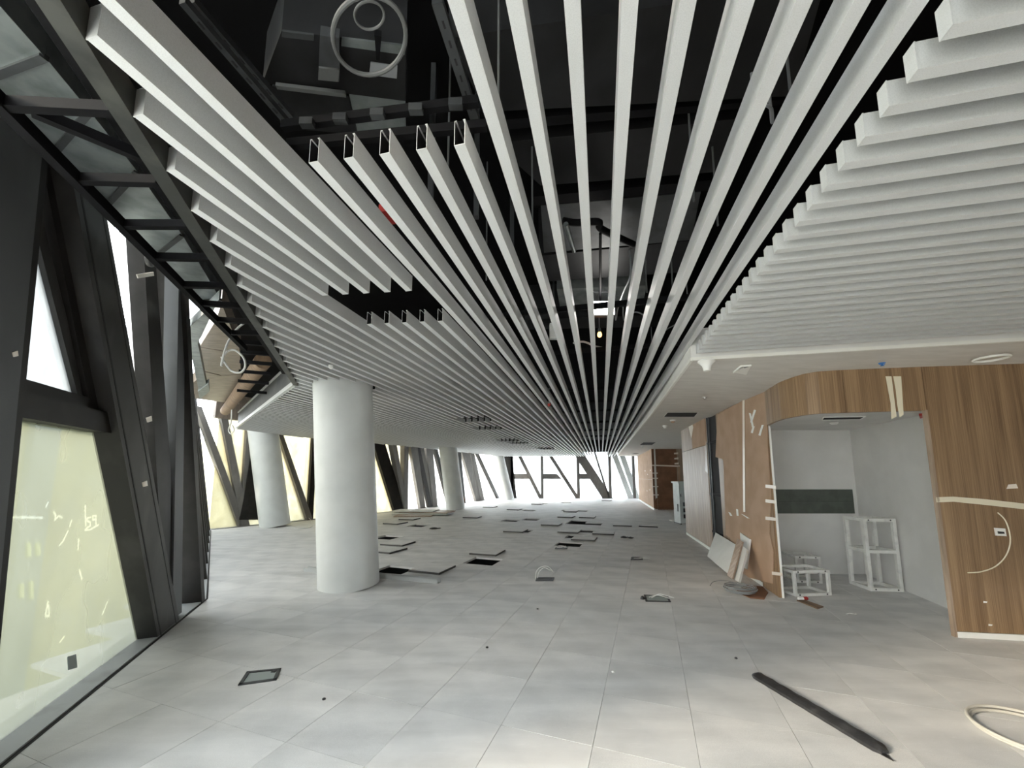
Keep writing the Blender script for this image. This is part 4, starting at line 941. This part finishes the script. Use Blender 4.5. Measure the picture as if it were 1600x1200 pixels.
# boards leaning on the cardboard wall
def leaning(pts, th, name, m, label):           # pts: photo corners with distance off the wall plane at foot and head
    P = [W2.p(*W2.im(x, y, d), d) for x, y, d in pts]
    for p_ in P:
        if p_.z < .0: p_.z = 0.0
    nrm = (P[1]-P[0]).cross(P[2]-P[0]).normalized()
    if nrm.dot(W2.n) < 0: nrm = -nrm
    return tag(MB().prism(P, -nrm*th).build(name, m), label, 'board')
leaning([(1105, 869, .40), (1137, 896, .40), (1150, 851, .06), (1118, 832, .06)], .03, 'leaning_board', 'board', 'large pale board leaning on the cardboard wall')
leaning([(1136, 899, .50), (1144, 904, .50), (1160, 846, .12), (1152, 841, .12)], .025, 'leaning_board', 'wood_far', 'narrow brown edged board between two pale boards')
leaning([(1146, 905, .46), (1154, 909, .46), (1167, 858, .14), (1160, 853, .14)], .03, 'leaning_board', 'board', 'narrow pale board leaning beside the brown edged one')
leaning([(1160, 886, .16), (1166, 889, .16), (1172, 843, .035), (1156, 832, .035)], .02, 'leaning_board', 'board', 'pale board tucked behind the narrow leaning ones')
q = [onz(x, y) for x, y in ((1166, 915), (1192, 918), (1200, 927), (1194, 937), (1172, 935), (1150, 925))]
tag(MB().prism(q, (0, 0, .015)).build('cardboard_scrap', 'cardboard_dark'), 'brown cardboard scrap at the foot of the wall', 'cardboard')
cc = onz(1157, 927); pts = []
for i in range(120):
    t = i/120*2*math.pi*5; r_ = .17+.012*(i//24 % 3); pts.append((cc.x+r_*1.1*math.cos(t), cc.y+r_*math.sin(t), .024+.0007*i))
tag(MB().tube(pts, .007, 6).build('cable_coil', 'cable_grey', None, True), 'grey cable coil beside the cardboard scrap', 'cable')
tag(MB().tube(smooth_path([(cc.x-.25, cc.y+.35, .008), (cc.x-.1, cc.y+.5, .03), (cc.x+.1, cc.y+.42, .05), (cc.x+.18, cc.y+.2, .02)], 5), .005, 6).build('wire_scrap', 'cable_grey'), 'loose grey wire arching behind the cable coil', 'scrap')
# electrical cabinet
ec = thing('electrical_cabinet', 'grey temporary electrical cabinet standing beyond the wood wall', 'cabinet')
b0 = onz(1065, 820); cxx, cyy = b0.x+.26, b0.y+.28
MB().box((cxx, cyy, .72), (.55, .5, 1.36)).build('body', 'cabinet', ec)
MB().box((cxx, cyy, 1.42), (.62, .57, .05)).build('roof', 'cabinet', ec)
for z0, z1 in ((.78, 1.36),): MB().box((cxx, cyy-.258, (z0+z1)/2), (.48, .016, z1-z0)).build('door', 'cabinet', ec); edoor = C.objects[-1]
for r in range(3):
    for k in range(3):
        MB().box((cxx-.12+.13*k, cyy-.262, .68-.2*r), (.085, .024, .13)).build('socket_outlet', 'dark_plastic' if r else 'galv_dark', ec)
MB().box((cxx+.02, cyy-.27, 1.1), (.1, .01, .13)).build('label_plate', 'white_paint', edoor)
MB().box((cxx-.26, cyy, .02), (.05, .5, .04)).build('foot', 'dark_plastic', ec); MB().box((cxx+.26, cyy, .02), (.05, .5, .04)).build('foot', 'dark_plastic', ec)
MB().box((cxx-.23, cyy-.265, .98), (.02, .02, .09)).build('handle', 'dark_plastic', edoor); MB().box((cxx-.285, cyy-.1, .55), (.02, .04, .25)).build('handle', 'dark_plastic', ec)
c = onz(1052, 814); tag(MB().box((c.x, c.y, .02), (.22, .16, .04), .3).build('small_carton', 'white_paint'), 'small white carton on the floor by the electrical cabinet', 'box')

# ================================================================== LIFTED FLOOR PANELS
def lifted(x, y, rot, label, z=.0, sx=.6, sy=.6, m='tile', stackn=1):
    p = onz(x, y); 
    o = MB().box((0, 0, .018), (sx-.004, sy-.004, .036)).build('lifted_floor_panel', m)
    o.data.materials.append(M_['panel_edge'])
    for f_ in o.data.polygons:
        if abs(f_.normal.z) < .5: f_.material_index = 1
    o.location = (p.x, p.y, z+.001); o.rotation_euler = (0, 0, -TA+rot); tag(o, label, 'floor panel', 'lifted floor panels'); return o
for x, y, r, lab in ((676, 890, .0, 'lifted floor panel beside the opening next to the nearest column'), (762, 864, .02, 'lifted floor panel behind the lone dark square opening'),
        (622, 850, .05, 'lifted floor panel just behind the opening close to the column'), (606, 860.5, -.05, 'lifted floor panel peeping out at the edge of the nearest column'),
        (806, 830, .03, 'lifted floor panel left before the mid-hall opening'), (862, 820, .0, 'thin looking lifted panel before the paired openings'), (943, 833.5, .06, 'lifted floor panel with litter right of the row of openings'),
        (913, 842.5, 0, 'lifted floor panel between two openings of the row'), (890, 831, .0, 'lifted floor panel left of the row of openings'), (918, 808.5, .02, 'lifted floor panel behind the paired openings'),
        (885, 808, -.03, 'small looking lifted panel at the paired openings'), (840, 788, .0, 'distant lifted panel near the end windows, towards the far column'), (892, 799.5, .04, 'distant lifted panel in the middle of the hall'),
        (640, 811.5, .1, 'lifted floor panel before the stack of boards'), (618, 818, -.05, 'lifted floor panel nearest the dark facade strut'), (738, 808.5, .12, 'lifted floor panel right of the stack of boards'),
        (766, 792.5, .0, 'distant lifted panel behind the third column'), (804, 796.5, .0, 'distant lifted panel in the middle of the floor'), (948, 782.5, .0, 'distant lifted panel near the end windows, towards the block'), (972, 821, .1, 'lifted floor panel alone near the electrical cabinet')):
    lifted(x, y, r, lab)
# stack of large boards
for i, (x, y, r, sx, sy, lab) in enumerate(((648, 806, .25, 1.5, 1.0, 'lowest large board of the stack by the third column'), (662, 803.5, .05, 2.4, 1.1, 'wide board second from the bottom of the stack'), (668, 803, -.02, 2.2, 1.0, 'third board of the stack with a dark edge'), (650, 803, .1, 1.8, 1.0, 'topmost grey board of the stack'))):
    p = onz(x, y); o = MB().box((0, 0, .02), (sx, sy, .04)).build('stacked_board', 'board' if i in (1, 3) else 'wood_far'); o.location = (p.x, p.y, .001+.042*i); o.rotation_euler = (0, 0, -.2+r)
    tag(o, lab, 'board', 'stacked boards')
# silver channel in front of the column
a, b_ = onz(478, 892), onz(686, 911)
ch = thing('metal_channel', 'long silver metal channel lying behind the nearest column', 'channel')
MB().bar(a+Vector((0, 0, .004)), b_+Vector((0, 0, .004)), .1, .006).build('web', 'alu', ch)
sdv = Vector((-(b_-a).y, (b_-a).x, 0)).normalized()*.048
MB().bar(a+sdv+Vector((0, 0, .035)), b_+sdv+Vector((0, 0, .035)), .005, .06).build('flange', 'alu', ch); MB().bar(a-sdv+Vector((0, 0, .035)), b_-sdv+Vector((0, 0, .035)), .005, .06).build('flange', 'alu', ch)
# floor boxes
def floor_box(quad, label, lid=True, open_=False):
    o = thing('floor_box', label, 'floor box'); q = [onz(x, y) for x, y in quad]; c = sum(q, Vector())/4
    for k in range(4):
        a, b2 = c+(q[k]-c)*.93, c+(q[(k+1) % 4]-c)*.93
        e = (b2-a).normalized()*.012
        MB().bar(a-e+Vector((0, 0, .003)), b2+e+Vector((0, 0, .003)), .026, .012).build('rim', 'galv_dark', o)
    q2 = [c+(p_-c)*.86 for p_ in q]
    ld = MB().prism(q2, (0, 0, .003)).build('lid', 'cool_grey' if lid else 'dark_plastic', o)
    l = q2[2].lerp(c, .22); MB().box(l+Vector((0, 0, .005)), (.035, .035, .006)).build('latch', 'dark_plastic', ld)
    return o, c, q
floor_box([(373, 1071), (431, 1063), (438, 1046), (386, 1051)], 'grey metal floor box in the foreground near the windows')
o, c, q = floor_box([(837, 908), (864, 908), (866, 903), (839, 903)], 'floor box with a tall white wire hoop in mid floor', False)
o2, c2, q2 = floor_box([(867, 858), (886, 858), (888, 854), (869, 854)], 'floor box with crossed white wires behind the hooped one', False)
o3, c3, q3 = floor_box([(986, 875), (1004, 875), (1004, 871), (987, 871)], 'floor box with white wires towards the leaning boards', False)
o4, c4, q4 = floor_box([(1009, 940), (1048, 941), (1044, 932), (1006, 930)], 'tilted floor box with white cable nearest the cable coil', True)
def wires(name, pts_list, label, r=.006, m='cable_white'):
    o = thing(name, label, 'cable')
    for pts in pts_list: MB().tube(smooth_path(pts, 6), r, 6).build('strand', m, o, True)
def wp(x, y, c, Yo=0): v = onY(x, y, c.y+Yo); v.z = max(v.z, .006); return v
wires('white_wires', [[wp(837, 906, c), wp(838, 893, c), wp(845, 886, c), wp(856, 885, c), wp(864, 893, c)], [wp(840, 906, c, .05), wp(842, 894, c, .05), wp(850, 887, c, .05), wp(860, 891, c, .05)]], 'white wires arching up from the mid floor box')
wires('white_wires', [[wp(867, 858, c2), wp(872, 853, c2), wp(880, 853, c2), wp(887, 858, c2)], [wp(866, 853, c2), wp(874, 856, c2), wp(884, 853, c2)], [wp(870, 859, c2), wp(876, 853.5, c2), wp(884, 857, c2)]], 'crossed white wires over the farther floor box')
wires('white_wires', [[wp(995, 875, c3), wp(1004, 871, c3), wp(1012, 874, c3), wp(1015, 880, c3)], [wp(995, 876, c3), wp(1003, 873, c3), wp(1009, 879, c3)], [wp(990, 873, c3), wp(1000, 872, c3), wp(1008, 876, c3)]], 'white wires splayed beside the box towards the leaning boards')
wires('white_wires', [[onz(1018, 934, .02), onz(1030, 928, .05), onz(1042, 931, .03), onz(1053, 934, .01)], [onz(1014, 933, .02), onz(1028, 930, .04), onz(1046, 935, .01)]], 'white cable trailing from the tilted floor box')
wires('white_wires', [[onz(455, 815, .01), onz(470, 812, .05), onz(482, 809, .08), onz(488, 822, .02), onz(470, 826, .01), onz(456, 824, .01)]], 'thin wire on the floor behind the second column', .008)
for x, y, s_, lab in ((975, 840, .16, 'dark debris on the floor beyond the wire splay'), (985, 841, .1, 'second dark debris piece beside the first one'), (678, 826, .26, 'dark bundle on the floor left of the mid openings'), (1004, 936, .05, 'dark speck beside the tilted floor box')):
    p = onz(x, y); o = thing('debris_piece', lab, 'debris')
    MB().lathe(p, [(s_*.6, 0), (s_*.5, .02), (s_*.2, .04)], 7).build('lump', 'galv_dark', o); MB().box(p+Vector((s_*.4, 0, .012)), (s_*.8, .04, .02), .4).build('strip', 'dark_plastic', o)
# wrapped black strip on the floor
a, b_ = onz(1179, 1056), onz(1384, 1179); dv_ = (b_-a); sv = Vector((-dv_.y, dv_.x, 0)).normalized()
mb = MB(); n = 26
prof = [(-.048, 0), (-.05, .022), (-.03, .036), (.0, .04), (.03, .036), (.05, .02), (.048, 0)]
for i in range(n+1):
    t = i/n; k = 1 if 0 < i < n else .55; wv = .0015*math.sin(i*2.1)
    for x, z in prof: mb.v.append(tuple(a+dv_*t+sv*(x*k+wv)+Vector((0, 0, .002+z*k*(1+.07*math.sin(i*1.7+x*30))))))
m7 = len(prof)
for i in range(n):
    for k in range(m7): l = (k+1) % m7; mb.f.append((i*m7+k, i*m7+l, (i+1)*m7+l, (i+1)*m7+k))
mb.f += [tuple(range(m7-1, -1, -1)), tuple(range(n*m7, (n+1)*m7))]
bs = thing('wrapped_strip', 'long black plastic-wrapped strip lying on the floor in the foreground', 'strip')
mb.build('strip_body', 'rubber', bs, True)
MB().prism([b_+Vector((0, 0, .004)), b_+dv_.normalized()*.06-sv*.03+Vector((0, 0, .006)), b_-sv*.04+Vector((0, 0, .006))], (0, 0, .004)).build('loose_wrap', 'rubber', bs)
# conduit coil at the frame edge
c = onz(1618, 1152); pts = []
for i in range(90):
    t = 2*math.pi*i/45; r_ = .26+.014*(i//45); pts.append((c.x+r_*1.05*math.cos(t), c.y+r_*math.sin(t), .014+.02*(i//45)))
tag(MB().tube(pts, .010, 8).build('conduit_coil', 'conduit', None, True), 'coil of white conduit on the floor near the wood wall', 'conduit')
for x, y, lab in ((506, 1093, 'dark crumb on the floor beside the foreground floor box'), (761, 1012, 'dark crumb in the middle of the foreground floor'), (840, 952, 'thin dark splinter on the floor before the hooped box'), (1150, 1029, 'dark fleck on the floor above the wrapped strip')):
    p = onz(x, y); tag(MB().lathe(p, [(.012, 0), (.014, .006), (.005, .012)], 6).build('floor_crumb', 'dark_plastic'), lab, 'crumb')
p = onz(958, 1050); tag(MB().lathe(p, [(.014, 0), (.012, .006), (.004, .009)], 7).build('plaster_crumb', 'white_paint'), 'white plaster crumb on the foreground floor', 'crumb')
p = onz(723, 790); ex = thing('fire_extinguisher', 'dark bottle standing at the foot of the third column', 'bottle')
MB().lathe(p, [(.1, 0), (.1, .4), (.05, .5), (.03, .56)], 14).build('body', 'cardboard_dark', ex, True); MB().box(p+Vector((0, 0, .6)), (.12, .05, .06)).build('valve', 'dark_plastic', ex)

# ================================================================== OUTSIDE
struct(MB().box((0, 10, -6.1), (160, 160, .2)).build('ground_outside', 'ground'))
ow = Plane((P0[0]-7, P0[1]-9), (P0[0]-12, P0[1]+11))
nb_ = thing('neighbouring_building', 'cream neighbouring building seen through the near window film', 'building')
MB().prism([ow.p(0, -6, 0), ow.p(34, -6, 0), ow.p(34, 3.6, 0), ow.p(0, 3.6, 0)], ow.n*3).build('wall', 'cream', nb_)
u0, z0 = ow.im(20, 900, -.15); u1, z1 = ow.im(62, 780, -.15)
MB().prism([ow.p(u0, -6, -.15), ow.p(u1+.4, -6, -.15), ow.p(u1+.4, 3.6, -.15), ow.p(u0, 3.6, -.15)], ow.n*.15).build('grey_bay', 'cool_grey', nb_)
for x0, x1, y0, y1 in ((44, 49, 848, 870), (58, 64, 848, 868), (33, 38, 912, 934), (48, 53, 908, 936)):
    MB().prism([ow.p(*ow.im(x, y, -.2), -.2) for x, y in ((x0, y1), (x1, y1), (x1, y0), (x0, y0))], ow.n*.05).build('lit_slit', 'slit', nb_)  # yellow-green window slits of the grey bay
